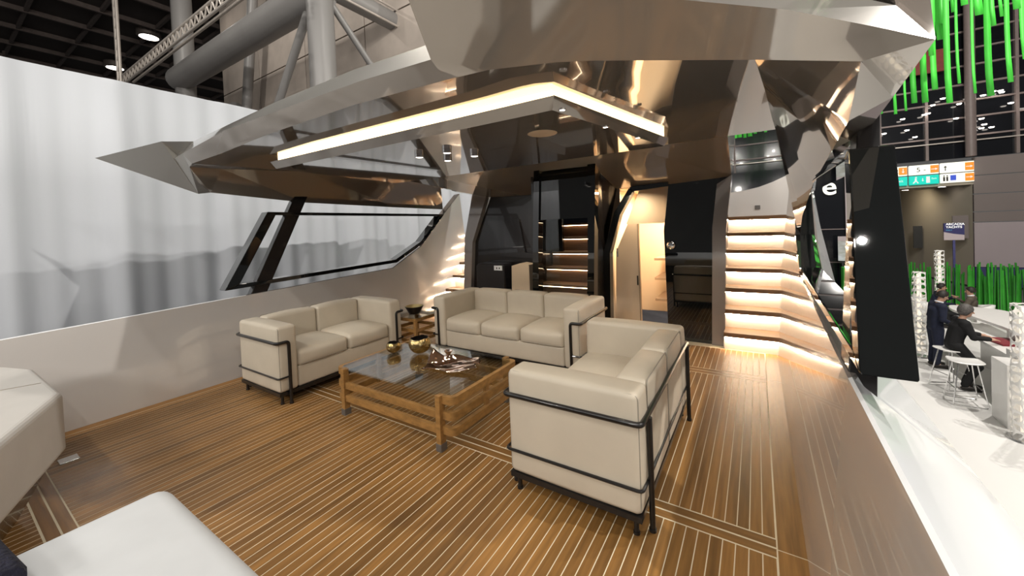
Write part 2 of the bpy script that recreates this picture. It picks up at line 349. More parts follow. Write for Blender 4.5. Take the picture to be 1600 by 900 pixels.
# header sloping down onto the saloon bulkhead
hd = MB().grid([[row2[0], row2[1], row2[2], row2[3], row2[5], row2[8]], [(-3.9, 4.85, 1.97), (-3.55, 4.85, 1.9), (-2.9, 4.85, 1.88), (-2.0, 4.85, 1.87), (-1.0, 4.85, 1.85), (-.22, 4.85, 1.885)]])
obj('header', hd, 'taupe', top, fix=True)
# dropped panel with warm cove light
pp = [(-3.95, 1.885), (-.925, 1.935), (-.635, 3.60), (-4.15, 3.60)]
dp = MB(); dp.add([(x, y, 2.155) for x, y in pp]+[(x+dx, y+dy, 2.085) for (x, y), (dx, dy) in zip(pp, ((.05, .03), (-.03, .03), (-.03, -.03), (.03, -.03)))], [(3, 2, 1, 0), (4, 5, 6, 7), (0, 1, 5, 4), (1, 2, 6, 5), (2, 3, 7, 6), (3, 0, 4, 7)])
panel = obj('drop_panel', dp, 'taupe', top, fix=True)
cv = MB(); e0, e1, e2 = [(-3.86, 1.915), (-.955, 1.965), (-.665, 3.57)]
for a, b, nx, ny in ((e0, e1, 0, 1), (e1, e2, -1, 0)):
    cv.add([(a[0], a[1], 2.157), (b[0], b[1], 2.157), (b[0], b[1], 2.199), (a[0], a[1], 2.199), (a[0]+nx*.03, a[1]+ny*.03, 2.157), (b[0]+nx*.03, b[1]+ny*.03, 2.157), (b[0]+nx*.03, b[1]+ny*.03, 2.199), (a[0]+nx*.03, a[1]+ny*.03, 2.199)],
           [(0, 1, 2, 3), (7, 6, 5, 4), (0, 4, 5, 1), (3, 2, 6, 7), (0, 3, 7, 4), (1, 5, 6, 2)])
obj('cove_light', cv, 'cove', top)
def spot_light(x, y, z, p):
    d = bpy.data.lights.new('spotlight_beam', 'SPOT'); d.energy = p; d.spot_size = 2.6; d.spot_blend = .8; d.shadow_soft_size = .03; d.color = (1, .86, .68)
    o = bpy.data.objects.new('spotlight_beam', d); COL.objects.link(o); o.location = (x, y, z)
for k, (x, y) in enumerate(((-2.40, 2.34), (-2.105, 2.36), (-2.345, 2.635), (-2.035, 2.63))):
    sp_ = obj('spotlight', MB().lathe([(.0, 2.086), (.036, 2.086), (.038, 2.084), (.038, 2.055), (.034, 2.052), (.03, 2.054)], (x, y, 0), 20), 'chrome', top, smooth=True)
    obj('lens', MB().lathe([(.03, 2.0545), (.0, 2.0545)], (x, y, 0), 20), 'lens', sp_)
    spot_light(x, y, 2.045, 8)
for (x, y) in ((-.90, 2.0-.08), (-.84, 2.47), (-.755, 2.97)):
    sp_ = obj('spotlight', MB().lathe([(.0, 2.086), (.022, 2.086), (.022, 2.078), (.016, 2.077)], (x, y+.06, 0), 16), 'chrome', top, smooth=True)
    obj('lens', MB().lathe([(.016, 2.0775), (.0, 2.0775)], (x, y+.06, 0), 16), 'lens', sp_)
    spot_light(x, y+.06, 2.07, 5)
obj('speaker_grille', MB().lathe([(0, 2.082), (.10, 2.082), (.105, 2.0845)], (-1.26, 2.42, 0), 32), 'beige', top, smooth=True)

# ---- saloon bulkhead
bh = struct('wall_front', 'black glass saloon bulkhead with a lit doorway')
def pz(poly, y, t): return MB().prism([(x, y, z) for x, z in poly], (0, t, 0))
obj('glass_panel', pz([(-.925, 0), (-.458, 0), (-.42, 1.33), (-.365, 1.80), (-.22, 1.89), (-.87, 1.86), (-.94, 1.31)], 4.85, .05), 'black_gloss', bh, fix=True)
obj('glass_panel', pz([(-4.0, 0), (-3.846, 1.2), (-3.5, 1.92), (-2.3, 1.95), (-2.3, 0)], 4.9, .05), 'black_soft', bh, fix=True)
obj('screen_panel', pz([(-3.58, 1.535), (-2.99, 1.53), (-2.90, 1.035), (-2.62, 1.0), (-2.62, .94), (-3.34, .98), (-3.39, 1.26)], 4.87, .025), 'screen', bh, fix=True)
obj('door_knob', MB().lathe([(0, -.065), (.03, -.062), (.046, -.045), (.048, -.02), (.028, -.006), (.036, 0)], (0, 0, 0), 20), 'chrome', bh, smooth=True, loc=(-.86, 4.85, 1.133)).rotation_euler = (-PI/2, 0, 0)
# stair tower: pillars, black upper panel
obj('tower_pillar', pz([(-2.50, 0), (-2.40, 0), (-2.36, 1.2), (-2.30, 2.2), (-2.38, 2.2), (-2.44, 1.2)], 4.30, .12), 'black_gloss', bh, fix=True)
obj('tower_pillar', pz([(-1.76, 0), (-1.66, 0), (-1.62, 1.0), (-1.56, 2.2), (-1.66, 2.2), (-1.70, 1.0)], 4.30, .12), 'black_gloss', bh, fix=True)
obj('tower_panel', pz([(-2.37, 1.50), (-1.67, 1.50), (-1.64, 2.2), (-2.32, 2.2)], 4.33, .03), 'black_gloss', bh, fix=True)
rt = MB(); rt.add([(-1.66, 4.42, 0), (-1.62, 4.42, 1.0), (-1.56, 4.42, 2.2), (-1.70, 4.9, 0), (-1.68, 4.9, 1.0), (-1.46, 4.9, 1.95), (-1.50, 4.62, 2.15)], [(0, 1, 4, 3), (1, 2, 6, 5, 4)]); obj('tower_return', rt, 'black_soft', bh)
rt = MB(); rt.box(-2.5, -2.47, 4.42, 4.9, 0, 2.15); obj('tower_return', rt, 'black_soft', bh)
obj('wall_panel', pz([(-1.83, 0), (-1.66, 0), (-1.62, 1.06), (-1.46, 1.6), (-1.46, 1.9), (-1.83, 1.9)], 4.86, .03), 'beige_dark', bh, fix=True)
obj('door_jamb', pz([(-1.70, 0), (-1.60, 0), (-1.575, 1.04), (-1.43, 1.52), (-1.27, 1.79), (-1.31, 1.84), (-1.50, 1.56), (-1.655, 1.06)], 4.74, .12), 'black_gloss', bh, fix=True)
obj('door_lintel', pz([(-1.31, 1.80), (-.86, 1.83), (-.86, 1.88), (-1.31, 1.86)], 4.78, .1), 'black_gloss', bh, fix=True)
# doorway room
rm = MB(); rm.box(-1.66, -1.60, 4.9, 6.3, 0, 1.9); rm.box(-.93, -.87, 4.92, 6.3, 0, 1.9); rm.box(-1.66, -.87, 6.3, 6.36, 0, 1.9); rm.box(-1.66, -.87, 4.95, 6.3, 1.86, 1.92)
obj('cabin_lining', rm, 'beige', bh)
obj('door_header', pz([(-1.43, 1.40), (-.93, 1.40), (-.90, 1.85), (-1.24, 1.85)], 5.0, .03), 'beige', bh, fix=True)
d1 = obj('cabin_door', pz([(-1.60, 0), (-1.28, 0), (-1.28, 1.40), (-1.40, 1.40), (-1.56, 1.05)], 4.95, .035), 'beige', bh, fix=True)
obj('door_edge', pz([(-1.278, 0), (-1.262, 0), (-1.262, 1.40), (-1.278, 1.40)], 4.94, .05), 'beige_dark', d1, fix=True)
obj('door_latch', pz([(-1.30, .62), (-1.285, .62), (-1.285, .74), (-1.30, .74)], 4.935, .015), 'black_metal', d1, fix=True)
obj('light_switch', pz([(-1.55, .98), (-1.53, .98), (-1.53, 1.09), (-1.55, 1.09)], 4.935, .015), 'chrome', bh, fix=True)
for k, z in enumerate((.28, .58, .86)):
    obj('cabin_shelf', MB().box(-1.25, -.93, 5.7, 6.28, z, z+.035), 'beige_dark', bh)
    obj('shelf_light', MB().box(-1.24, -.94, 6.2, 6.22, z-.02, z-.002), 'led_dim', bh)
area('cabin_downlight', (-1.1, 5.6, 1.83), (-1.1, 5.6, 0), .3, .6, 60, (1, .80, .56))
# columns framing the side stairs
obj('column', pz([(-.458, 0), (-.33, 0), (-.284, 1.31), (-.215, 1.90), (-.362, 1.81), (-.42, 1.33)], 4.82, .16), 'column_paint', bh, fix=True)
obj('column', pz([(-4.10, 0), (-3.955, 0), (-3.846, 1.2), (-3.528, 1.93), (-3.80, 1.99), (-4.0, 1.27)], 4.82, .16), 'column_paint', bh, fix=True)
# minibar cabinet, beige lamp block
cb = thing('bar_cabinet', 'black bar cabinet with a white switch plate left of the inner staircase', 'cabinet', (-3.38, 4.75, 0))
obj('body', pz([(-.26, 0), (.25, 0), (.25, .86), (.22, .885), (-.22, .885), (-.26, .85)], -.12, .24), 'screen', cb, bevel=.008, fix=True)
sw = obj('switch_plate', pz([(.08, .79), (.22, .79), (.22, .86), (.08, .86)], -.13, .012), 'white_gel', cb, fix=True)
for x in (.12, .165): obj('socket', pz([(x, .81), (x+.02, .81), (x+.02, .835), (x, .835)], -.1315, .003), 'black_metal', sw, fix=True)
pb = thing('lit_pedestal', 'beige faceted pedestal glowing beside the black bar cabinet', 'pedestal', (-2.88, 4.74, 0))
obj('body', pz([(-.15, 0), (.17, 0), (.17, .88), (.02, .90), (-.12, .86)], -.1, .2), 'beige', pb, fix=True)
area('door_leaf_fill', (-1.25, 4.72, 1.74), (-1.42, 4.95, .6), .08, .08, 6, (1, .80, .56))  # added fill light without a fixture, brightens the beige door leaf
area('pedestal_spot', (-2.8, 4.3, 1.6), (-2.8, 4.7, .6), .1, .1, 5, (1, .85, .65))

# ---- side stairs with lit risers
def stairs(s, label):
    t = thing('staircase', label, 'staircase', (0, 0, 0), 0, 'lit side staircases')
    a = CX+s*1.85
    for k in range(7):
        y = 4.70+.22*k; z = .19+.208*k; b = CX+s*(2.333+.14*z)
        x0, x1 = min(a, b), max(a, b)
        obj('riser', MB().box(x0, x1, y+.035, y+.06, z-.208 if k else 0, z-.05), 'stair_white', t)
        tr_ = obj('tread', MB().box(x0, x1, y, y+.30 if k < 6 else y+2.4, z-.05, z), 'stair_wood', t, bevel=.004)
        obj('light_strip', MB().box(x0+.01, x1-.01, y+.012, y+.03, z-.056, z-.0505), 'led', tr_)
    xs = CX+s*1.86
    obj('stringer', MB().prism([(xs, 4.75, 0), (xs, 6.2, 1.37), (xs, 6.2, 0)], (-s*.02, 0, 0)), 'stair_white', t, fix=True)
    return t
stairs(1, 'brightly lit staircase climbing beside the right bulwark')
stairs(-1, 'lit staircase half hidden behind the left bulwark and sofa')
ft = struct('trim_1', 'curved pale coaming at the head of the stairs')
cw = [(-.6, 1.40), (.6, 1.40), (.6, 2.18), (.42, 2.09), (.25, 2.01), (.05, 1.94), (-.2, 1.89), (-.6, 1.86)]
obj('coaming', MB().prism([(x, 8.0, z) for x, z in cw], (0, .06, 0)), 'pearl', ft, fix=True)
obj('drain_plate', MB().box(-.02, .06, 7.985, 8.0, 1.55, 1.62), 'steel', ft)
# inner staircase in the black tower
st2 = thing('inner_staircase', 'dark wood staircase with glowing treads inside the black tower', 'staircase', (0, 0, 0))
for k in range(5):
    y = 4.46+.2*k; z = .66+.195*k
    obj('riser', MB().box(-2.46, -1.74, y+.03, y+.05, z-.195, z-.03), 'dark_wood', st2)
    t_ = obj('tread', MB().box(-2.46, -1.74, y, y+.26, z-.03, z), 'stair_wood', st2)
    obj('light_strip', MB().box(-2.44, -1.75, y+.008, y+.022, z-.036, z-.0305), 'led_dim', t_)
for k in range(2):
    y = 4.46-.0; z = .66-.195*(k+1); 
    obj('riser', MB().box(-2.46, -1.74, 4.44, 4.46, z-.0, z+.16), 'dark_wood', st2)
obj('glass_screen', MB().box(-2.38, -2.12, 4.40, 4.408, .1, 1.5), 'glass', bh)
# ================================================================ FURNITURE
def make_sofa(name, label, W, n, loc, rz):
    t = thing(name, label, 'sofa', loc, rz, 'cream leather tubular frame sofas')
    D, A = .70, .165
    R = .0135
    # cushions
    for k, x0 in enumerate((0, W-A)):
        arm = obj('arm_cushion', MB().cushion(x0, x0+A, 0, D, .105, .665, .028, (.008, .012, .012)), 'leather', t, smooth=True)
        xo = -.004 if k == 0 else W+.004; xi = x0+.012 if k == 0 else W-.012
        pip = MB(); pip.tube(fillet([(xi, .004, .125), (xi, .004, .657), (xi, D-.004, .657), (xi, D-.004, .125)], .03), .0032, 6)
        obj('piping', pip, 'leather_seam', arm, smooth=True)
    w = (W-2*A)/n
    for k in range(n):
        x0 = A+w*k
        bc = obj('back_cushion', MB().cushion(x0+.003, x0+w-.003, D-.16, D, .105, .665, .028, (.004, .014, .018)), 'leather', t, smooth=True)
        pip = MB(); pip.tube(fillet([(x0+.012, D-.003, .125), (x0+.012, D-.003, .668), (x0+w-.012, D-.003, .668), (x0+w-.012, D-.003, .125)], .03), .0032, 6); obj('piping', pip, 'leather_seam', bc, smooth=True)
        sc = obj('seat_cushion', MB().cushion(x0+.004, x0+w-.004, .005, D-.16, .275, .425, .04, (.004, .018, .042)), 'leather', t, smooth=True)
        pip = MB(); pip.tube(fillet([(x0+.02, -.004, .300), (x0+w-.02, -.004, .300)], .01), .003, 6); obj('piping', pip, 'leather_seam', sc, smooth=True)
    obj('seat_base', MB().cushion(A+.003, W-A-.003, .012, D-.16, .105, .29, .02, (0, .008, 0)), 'leather', t, smooth=True)
    # tubular frame
    z1 = .535; o = .014
    path = fillet([(.085, -.016, .0), (.085, -.016, z1), (-o, -.016, z1), (-o, D+o, z1), (W+o, D+o, z1), (W+o, -.016, z1), (W-.085, -.016, z1), (W-.085, -.016, 0)], .03)
    obj('top_rail', MB().tube(path, R, 12), 'black_metal', t, smooth=True)
    for x in (.085, W-.085):
        lg = obj('leg', MB().tube([(x, D+o+.012, 0), (x, D+o+.012, z1)], R, 12), 'black_metal', t, smooth=True)
        obj('foot_pad', MB().tube([(x, D+o+.012, 0), (x, D+o+.012, .014)], R*1.3, 12), 'black_metal', lg, smooth=True)
    for x in (.085, W-.085): obj('foot_pad', MB().tube([(x, -.016, 0), (x, -.016, .014)], R*1.3, 12), 'black_metal', t, smooth=True)
    lo_ = fillet([(.085, -.014, .235), (-.012, -.014, .235), (-.012, D+.012, .235), (W+.012, D+.012, .235), (W+.012, -.014, .235), (W-.085, -.014, .235)], .025)
    obj('lower_rail', MB().tube(lo_, .008, 8), 'black_metal', t, smooth=True)
    br = MB(); br.box(0, W, 0, .03, .078, .105); br.box(0, W, D-.03, D, .078, .105); br.box(0, .03, .03, D-.03, .078, .105); br.box(W-.03, W, .03, D-.03, .078, .105); br.box(.03, W-.03, .03, D-.03, .095, .104)
    obj('base_frame', br, 'black_metal', t)
    for x in (.035, W-.035):
        for y in (.035, D-.035):
            obj('foot', MB().tube([(x, y, 0), (x, y, .012), (x, y, .0121), (x, y, .075)], [.016, .016, .012, .012], 12), 'black_metal', t, smooth=True)
    return t
make_sofa('sofa', 'cream two-seat sofa against the left bulwark, its seat facing right', 1.33, 2, (-3.41, 1.605, 0), PI/2)
make_sofa('sofa', 'three-seat cream sofa in front of the black bulkhead', 1.80, 3, (-3.165, 3.195, 0), 0)
make_sofa('sofa', 'nearest cream two-seat sofa, its back turned to the right bulwark', 1.31, 2, (-1.165, 3.02, 0), -PI/2)

# ---- coffee table
ct = thing('coffee_table', 'low wooden coffee table with glass top and rounded slatted ends', 'table', (-2.275, 2.19, 0))
hx, hy = .51, .39
for sx in (-1, 1):
    for sy in (-1, 1):
        lg = obj('leg', MB().box(sx*hx-.02, sx*hx+.02, sy*hy-.025, sy*hy+.025, .045, .365), 'table_wood', ct, bevel=.003)
        obj('foot_cap', MB().box(sx*hx-.024, sx*hx+.024, sy*hy-.029, sy*hy+.029, 0, .05), 'foot_cap', lg, bevel=.003)
    for z in (.335, .235, .135):
        out = .115
        pth = fillet([(sx*hx, -hy, 0), (sx*(hx+out), -hy, 0), (sx*(hx+out), hy, 0), (sx*hx, hy, 0)], .11, 8)
        inn = fillet([(sx*hx, -hy+.03, 0), (sx*(hx+out-.03), -hy+.03, 0), (sx*(hx+out-.03), hy-.03, 0), (sx*hx, hy-.03, 0)], .09, 8)
        mb = MB(); n = len(pth)
        mb.add([p+Vector((0, 0, z-.026)) for p in pth]+[p+Vector((0, 0, z+.026)) for p in pth]+[p+Vector((0, 0, z-.026)) for p in inn]+[p+Vector((0, 0, z+.026)) for p in inn],
               [(i, i+1, n+i+1, n+i) for i in range(n-1)]+[(2*n+i, 3*n+i, 3*n+i+1, 2*n+i+1) for i in range(n-1)]+[(n+i, n+i+1, 3*n+i+1, 3*n+i) for i in range(n-1)]+[(i, 2*n+i, 2*n+i+1, i+1) for i in range(n-1)]+[(0, n, 3*n, 2*n), (n-1, 3*n-1, 4*n-1, 2*n-1)])
        obj('curved_rail', mb, 'table_wood', ct, smooth=True, fix=True)
    obj('end_post', MB().box(sx*(hx+.085)-.012, sx*(hx+.085)+.012, -.02, .02, .1, .36), 'table_wood', ct)
for sy in (-1, 1):
    for z in (.235, .135):
        obj('side_rail', MB().box(-hx+.02, hx-.02, sy*hy-.014, sy*hy+.014, z-.025, z+.025), 'table_wood', ct, bevel=.002)
gl = MB(); gp = fillet([(-hx-.08, -hy+.0, .353), (hx+.08, -hy+.0, .353), (hx+.08, hy, .353), (-hx-.08, hy, .353)], .09, 6, True)
gl.prism(gp, (0, 0, .012)); obj('glass_top', gl, 'table_glass', ct, fix=True)

# ---- side table between the sofas
sdt = thing('side_table', 'small slatted wooden side table with glass top in the sofa corner', 'table', (-3.43, 3.17, 0))
for sx in (-1, 1):
    for sy in (-1, 1): obj('leg', MB().box(sx*.17-.016, sx*.17+.016, sy*.17-.016, sy*.17+.016, 0, .44), 'table_wood', sdt, bevel=.002)
for z in (.42, .30, .18):
    for sg in (-1, 1):
        obj('rail', MB().box(-.155, .155, sg*.17-.01, sg*.17+.01, z-.018, z+.018), 'table_wood', sdt)
        obj('rail', MB().box(sg*.17-.01, sg*.17+.01, -.155, .155, z-.018, z+.018), 'table_wood', sdt)
obj('glass_top', MB().box(-.19, .19, -.19, .19, .44, .449), 'table_glass', sdt)

# ---- ornaments
bo = thing('bowl', 'black flared bowl with gold inside on the side table', 'bowl', (-3.44, 3.16, .4495))
obj('shell', MB().lathe([(0, 0), (.055, 0), (.062, .004), (.108, .09), (.104, .092)], seg=32), 'dark_bowl', bo, smooth=True)
obj('lining', MB().lathe([(.104, .092), (.058, .012), (0, .012)], seg=32), 'gold_in', bo, smooth=True)
def hammered(name, label, loc, R, H):
    t = thing(name, label, 'vase', loc, 0, 'hammered gold vases')
    pr = [(0, 0)]+[(R*math.sin(a)**.9 if a < PI/2 else R*math.sin(a), H*.62*(1-math.cos(a))) for a in [k*PI*.70/12 for k in range(2, 13)]]
    rn = random.Random(name+str(R)); ph = [rn.random()*6.28 for _ in range(4)]
    def wob(r, z, a): 
        k = max(0, z/H-.6)
        return r*(1+.012*math.sin(5*a+ph[0]+z*40)+.01*math.sin(9*a+ph[1]-z*70)), z+k*H*(.05*math.sin(3*a+ph[2])+.04*math.sin(8*a+ph[3]))
    obj('shell', MB().lathe(pr, seg=40, wob=wob), 'gold', t, smooth=True)
    inn = [(r*.965, z) for r, z in pr[::-1]]; inn[-1] = (0, .012)
    obj('lining', MB().lathe([(pr[-1][0], pr[-1][1])]+inn, seg=40, wob=wob), 'dark_bowl', t, smooth=True)
hammered('vase', 'smaller hammered gold bowl vase on the coffee table glass', (-2.73, 2.245, .3655), .062, .092)
hammered('vase', 'larger hammered gold bowl vase on the coffee table glass', (-2.505, 2.345, .3655), .096, .135)
tr = thing('metal_dish', 'crumpled copper leaf dish with curled rim on the coffee table', 'dish', (-2.02, 2.22, .366), .5)
rows = []; N = 26
for i in range(N+1):
    row = []
    for j in range(N+1):
        x = -1+2*i/N; y = -1+2*j/N; r = math.hypot(x, y); sc_ = 1/max(1, r**.5)
        e = max(abs(x), abs(y)); zz = .006+.022*e**4+.008*math.sin(4*x+2*y)*e+.007*math.sin(7*y-3*x)*e
        if x < -.5 and y > .3: zz += .06*(-x-.5)*(y-.3)*4
        row.append((x*.20*(1+.06*math.sin(5*y)), y*.15*(1+.08*math.sin(4*x+1)), zz))
    rows.append(row)
d_ = obj('leaf', MB().grid(rows), 'copper', tr, smooth=True); sm = d_.modifiers.new('s', 'SOLIDIFY'); sm.thickness = .003
cu = MB().lathe([(.028, 0), (.022, .02), (.02, .035), (.035, .06), (.033, .06), (.017, .035)], seg=24, wob=lambda r, z, a: (r*(1+.15*math.sin(3*a)*z/.06), z))
o_ = obj('candle_cup', cu, 'copper', None, smooth=True, loc=(-2.19, 2.36, .366)); tag(o_, 'little copper cup behind the crumpled dish', 'cup')

# ---- foreground sunpad, lounge and towel
sb = thing('sunpad', 'white upholstered sunpad corner at the bottom left foreground', 'sunpad', (-1.86, .475, 0))
obj('cushion', MB().cushion(0, 1.5, -1.6, 0, .38, .555, .06, (0, 0, .012), 10), 'pad_white', sb, smooth=True)
obj('base', MB().box(.06, 1.44, -1.5, -.06, 0, .385), 'black_soft', sb)
ls = thing('lounge_seat', 'grey-beige upholstered lounge seat on a dark plinth at far left', 'seat', (0, 0, 0))
top_ = [(-3.294, .413), (-4.108, .40), (-4.42, .30), (-4.42, -1.2), (-2.3, -1.2), (-2.3, 0.0), (-2.703, .161)]
pl = MB(); pl.prism([(x, y, .28) for x, y in top_], (0, 0, .34)); o_ = obj('cushion', pl, 'pad_grey', ls, bevel=.03, fix=True); o_.modifiers['bevel'].segments = 4
cx_, cy_ = -3.4, -.4
pl = MB(); a = [(cx_+(x-cx_)*.97, cy_+(y-cy_)*.95, .28) for x, y in top_]; b = [(cx_+(x-cx_)*.84, cy_+(y-cy_)*.78, .0) for x, y in top_]; n = len(a)
pl.add(a+b, [tuple(range(n)), tuple(range(2*n-1, n-1, -1))]+[(i, n+i, n+(i+1) % n, (i+1) % n) for i in range(n)]); obj('plinth', pl, 'black_soft', ls, fix=True)
obj('seam', MB().tube([(-3.62, .375, .6205), (-3.75, .05, .6205), (-3.9, -.4, .6205)], .003, 6), 'leather_seam', ls)
hp = thing('deck_hatch', 'small steel flush latch plate set in the deck beside the lounge', 'latch', (-3.92, .50, .001))
obj('plate', MB().box(-.05, .05, -.045, .045, 0, .004), 'steel', hp, bevel=.002)
tw = thing('towel', 'dark navy towel roll lying on the white sunpad', 'towel', (-1.73, .065, .569))
def wobt(r, z, a): return r*(1+.04*math.sin(7*a+z*30)), z
tm = MB().lathe([(0, -.16), (.03, -.16), (.045, -.15), (.05, -.12), (.05, .12), (.045, .15), (.03, .16), (0, .16)], seg=24, wob=wobt)
o_ = obj('roll', tm, 'towel', tw, smooth=True, loc=(0, 0, .040)); o_.rotation_euler = (0, PI/2, .12); o_.scale = (.74, .9, .95)
# ================================================================ EXHIBITION HALL
FZ = -2.2
mat('curtain', (.52, .54, .575), .8, var=.05, scale=.7, stretch=(1, 2.5, .15))
mat('concrete', (.55, .48, .42), .8, var=.18, scale=1.2, rnd=.10)
mat('concrete_gap', (.10, .085, .075), .9, var=.1)
mat('steel_paint', (.27, .262, .255), .4, metal=.1, var=.10, scale=1.5, stretch=(1, 1, .3))
mat('truss_alu', (.55, .50, .45), .4, metal=.3, var=.1)
mat('hall_dark', (.035, .027, .024), .9, var=.3, scale=.5)
mat('hall_rib', (.075, .058, .052), .8, var=.2)
mat('duct', (.16, .135, .12), .5, metal=.5, var=.3, scale=2)
mat('lamp_glow', (1, .95, .9), .5, emit=(1, .90, .80), estr=9, var=.01)
mat('stand_floor', (.80, .79, .77), .45, var=.03, scale=.6)
mat('hall_floor', (.16, .15, .16), .7, var=.1)
mat('night_glass', (.008, .009, .012), .12, var=.3, scale=.4, coat=.3)
mat('mullion', (.22, .175, .165), .5, var=.1)
mat('cladding', (.215, .180, .170), .6, var=.05, scale=.8)
mat('cladding_pale', (.40, .34, .355), .6, var=.04, scale=.8)
mat('corridor', (.42, .37, .30), .7, var=.05, scale=.6)
mat('corridor_dark', (.02, .02, .022), .6, var=.2)
mat('plinth_blue', (.05, .05, .16), .6, var=.2)
mat('green', (.07, .62, .06), .45, var=.25, scale=2, rnd=.12)
mat('green_dark', (.03, .26, .022), .5, var=.3, scale=3, rnd=.25)
mat('sign_white', (.8, .8, .7), .4, emit=(1, .98, .85), estr=.75, var=.02)
mat('sign_green', (.0, .5, .4), .4, emit=(.0, .55, .42), estr=.8, var=.02)
mat('sign_orange', (.9, .25, .03), .4, emit=(.95, .22, .02), estr=.8, var=.02)
mat('sign_blue', (.05, .1, .6), .4, emit=(.05, .10, .6), estr=.5, var=.02)
mat('ink', (.03, .03, .03), .6, var=.1)
mat('print_white', (.85, .85, .85), .5, emit=(1, 1, 1), estr=.35, var=.02)
mat('navy', (.022, .022, .10), .5, var=.1)
mat('cyan', (.1, .45, .75), .5, var=.1)
mat('lacquer', (.80, .79, .77), .25, coat=.3, var=.02)
mat('skin', (.50, .29, .20), .55, var=.1, scale=20)
mat('hair_dark', (.02, .015, .012), .6, var=.4, scale=50, bump=.4)
mat('hair_grey', (.10, .09, .085), .6, var=.5, scale=50, bump=.4)
mat('cloth_navy', (.010, .014, .035), .85, var=.3, scale=15, bump=.15)
mat('cloth_black', (.008, .008, .009), .85, var=.3, scale=15, bump=.15)
mat('cloth_brown', (.10, .08, .06), .85, var=.3, scale=15, bump=.15)
mat('cloth_white', (.75, .76, .8), .8, var=.05)
mat('shoe', (.015, .012, .010), .4, var=.2)
mat('red_card', (.20, .02, .03), .5, var=.1)
mat('photo_print', (.55, .58, .62), .4, col2=(.20, .19, .12), scale=1.4, stretch=(1, 1, 4))

# ---- white curtain backdrop on the far side
cu = MB(); rows = []; N = 420
for i in range(N+1):
    y = -6+16.0*i/N
    dx = .05*math.sin(y*5.1)+.035*math.sin(y*8.7+1.3)+.03*math.sin(y*13.1+.5)*math.sin(y*1.7)+.02*math.sin(y*21+2)
    rows.append([(-7+dx, y, FZ), (-7+dx*.95, y, .6), (-7+dx*.8, y, 2.2), (-7+dx*.15, y, 3.545)])
cu.grid(rows); o_ = obj('curtain', cu, 'curtain', None, smooth=True)
tag(o_, 'tall white draped curtain wall behind the left side of the yacht', 'curtain')
o_.modifiers.new('s', 'SOLIDIFY').thickness = .01
# ---- floors
o_ = obj('floor', MB().box(.3, 14, -8, 19.5, FZ-.1, FZ), 'stand_floor'); o_['kind'] = 'structure'; o_['label'] = 'white floor of the exhibition stand'
o_ = obj('floor', MB().box(-45, 30, -25, 45, FZ-.3, FZ-.1), 'hall_floor'); o_['kind'] = 'structure'; o_['label'] = 'dark hall floor'
# ---- hall roof with ribs and lamps
hc = struct('ceiling', 'dark hall roof with ribs, duct and lamps')
obj('roof_deck', MB().box(-60, 30, 1.0, 45, 12.6, 12.8), 'hall_dark', hc)
rib = MB()
for k in range(12): rib.box(-60, 30, 1.2+k*2.0, 1.32+k*2.0, 12.42, 12.6)
obj('rib_field', rib, 'hall_rib', hc)['kind'] = 'stuff'
rib = MB()
for k in range(26): rib.box(-60+k*2.6, -59.88+k*2.6, 1.0, 30, 12.38, 12.6)
obj('rib_field', rib, 'hall_rib', hc)['kind'] = 'stuff'
for (x, y) in ((-27.06, 7.18), (-33.47, 7.18), (-20.76, 7.1), (-14, 7.1), (-40, 7.2)):
    l_ = obj('hall_lamp', MB().lathe([(.5, 12.6), (.5, 12.3), (.4, 12.25), (.4, 12.3)], (x, y, 0), 24), 'duct', hc, smooth=True)
    obj('lamp_lens', MB().lathe([(.4, 12.26), (0, 12.26)], (x, y, 0), 24), 'lamp_glow', l_)
dk = MB().tube(fillet([(-60, 3.6, 11.3), (-44, 3.9, 11.5), (-36.5, 4.3, 12.0)], 2), .55, 16); obj('air_duct', dk, 'duct', hc, smooth=True)
for k in range(7):
    b_ = MB(); x = -52+k*2.6
    b_.tube([(x, 3.0, 11.9), (x+2.6, 3.4, 10.2)], .06, 6); b_.tube([(x+2.6, 3.0, 11.9), (x, 3.4, 10.2)], .06, 6); b_.tube([(x, 3.4, 10.2), (x+2.6, 3.4, 10.2)], .07, 6)
    obj('roof_truss_bay', b_, 'hall_rib', hc)
# ---- concrete panel wall
cw = struct('wall_back', 'concrete panel wall of the hall')
obj('joint_backing', MB().box(-21.9, -7.3, 8.5, 8.7, FZ, 12.6), 'concrete_gap', cw)
PW, PH = 3.6, 1.5
for i in range(4):
    for j in range(10):
        x0 = -21.7+i*PW; z0 = FZ+j*PH
        obj('panel', MB().box(x0+.02, x0+PW-.02, 8.4, 8.5, z0+.025, min(z0+PH-.025, 12.6)), 'concrete', cw)
# ---- painted steel space frame
sf = struct('trim_2', 'painted tubular steel space frame of the hall')
def rod(name, a, b, r, m='steel_paint'): return obj(name, MB().tube([a, b], r, 20), m, sf, smooth=True)
rod('column', (-9.55, 6, FZ), (-9.55, 6, 12.5), .33)
rod('column', (-19.4, 6.2, FZ), (-19.4, 6.2, 12.5), .34)
rod('column', (-17.6, 7.6, 6.6), (-16.2, 7.6, 12.5), .18)
rod('chord', (-19.5, 6.05, 7.9), (-9.55, 6.05, 7.85), .45); obj('elbow', MB().lathe([(.45*math.sin(PI*k/10), -.45*math.cos(PI*k/10)) for k in range(11)], (-19.5, 6.05, 7.9), 20), 'steel_paint', sf, smooth=True)
rod('chord', (-22, 7.4, 6.7), (-18.0, 7.4, 6.7), .3)
rod('chord', (-9.55, 6, 8.05), (-9.55, 13, 8.05), .27)
rod('brace', (-11.95, 6, 5.3), (-9.9, 6, 7.7), .11)
rod('brace', (-9.55, 6.35, 7.6), (-9.55, 7.9, 6.0), .09)
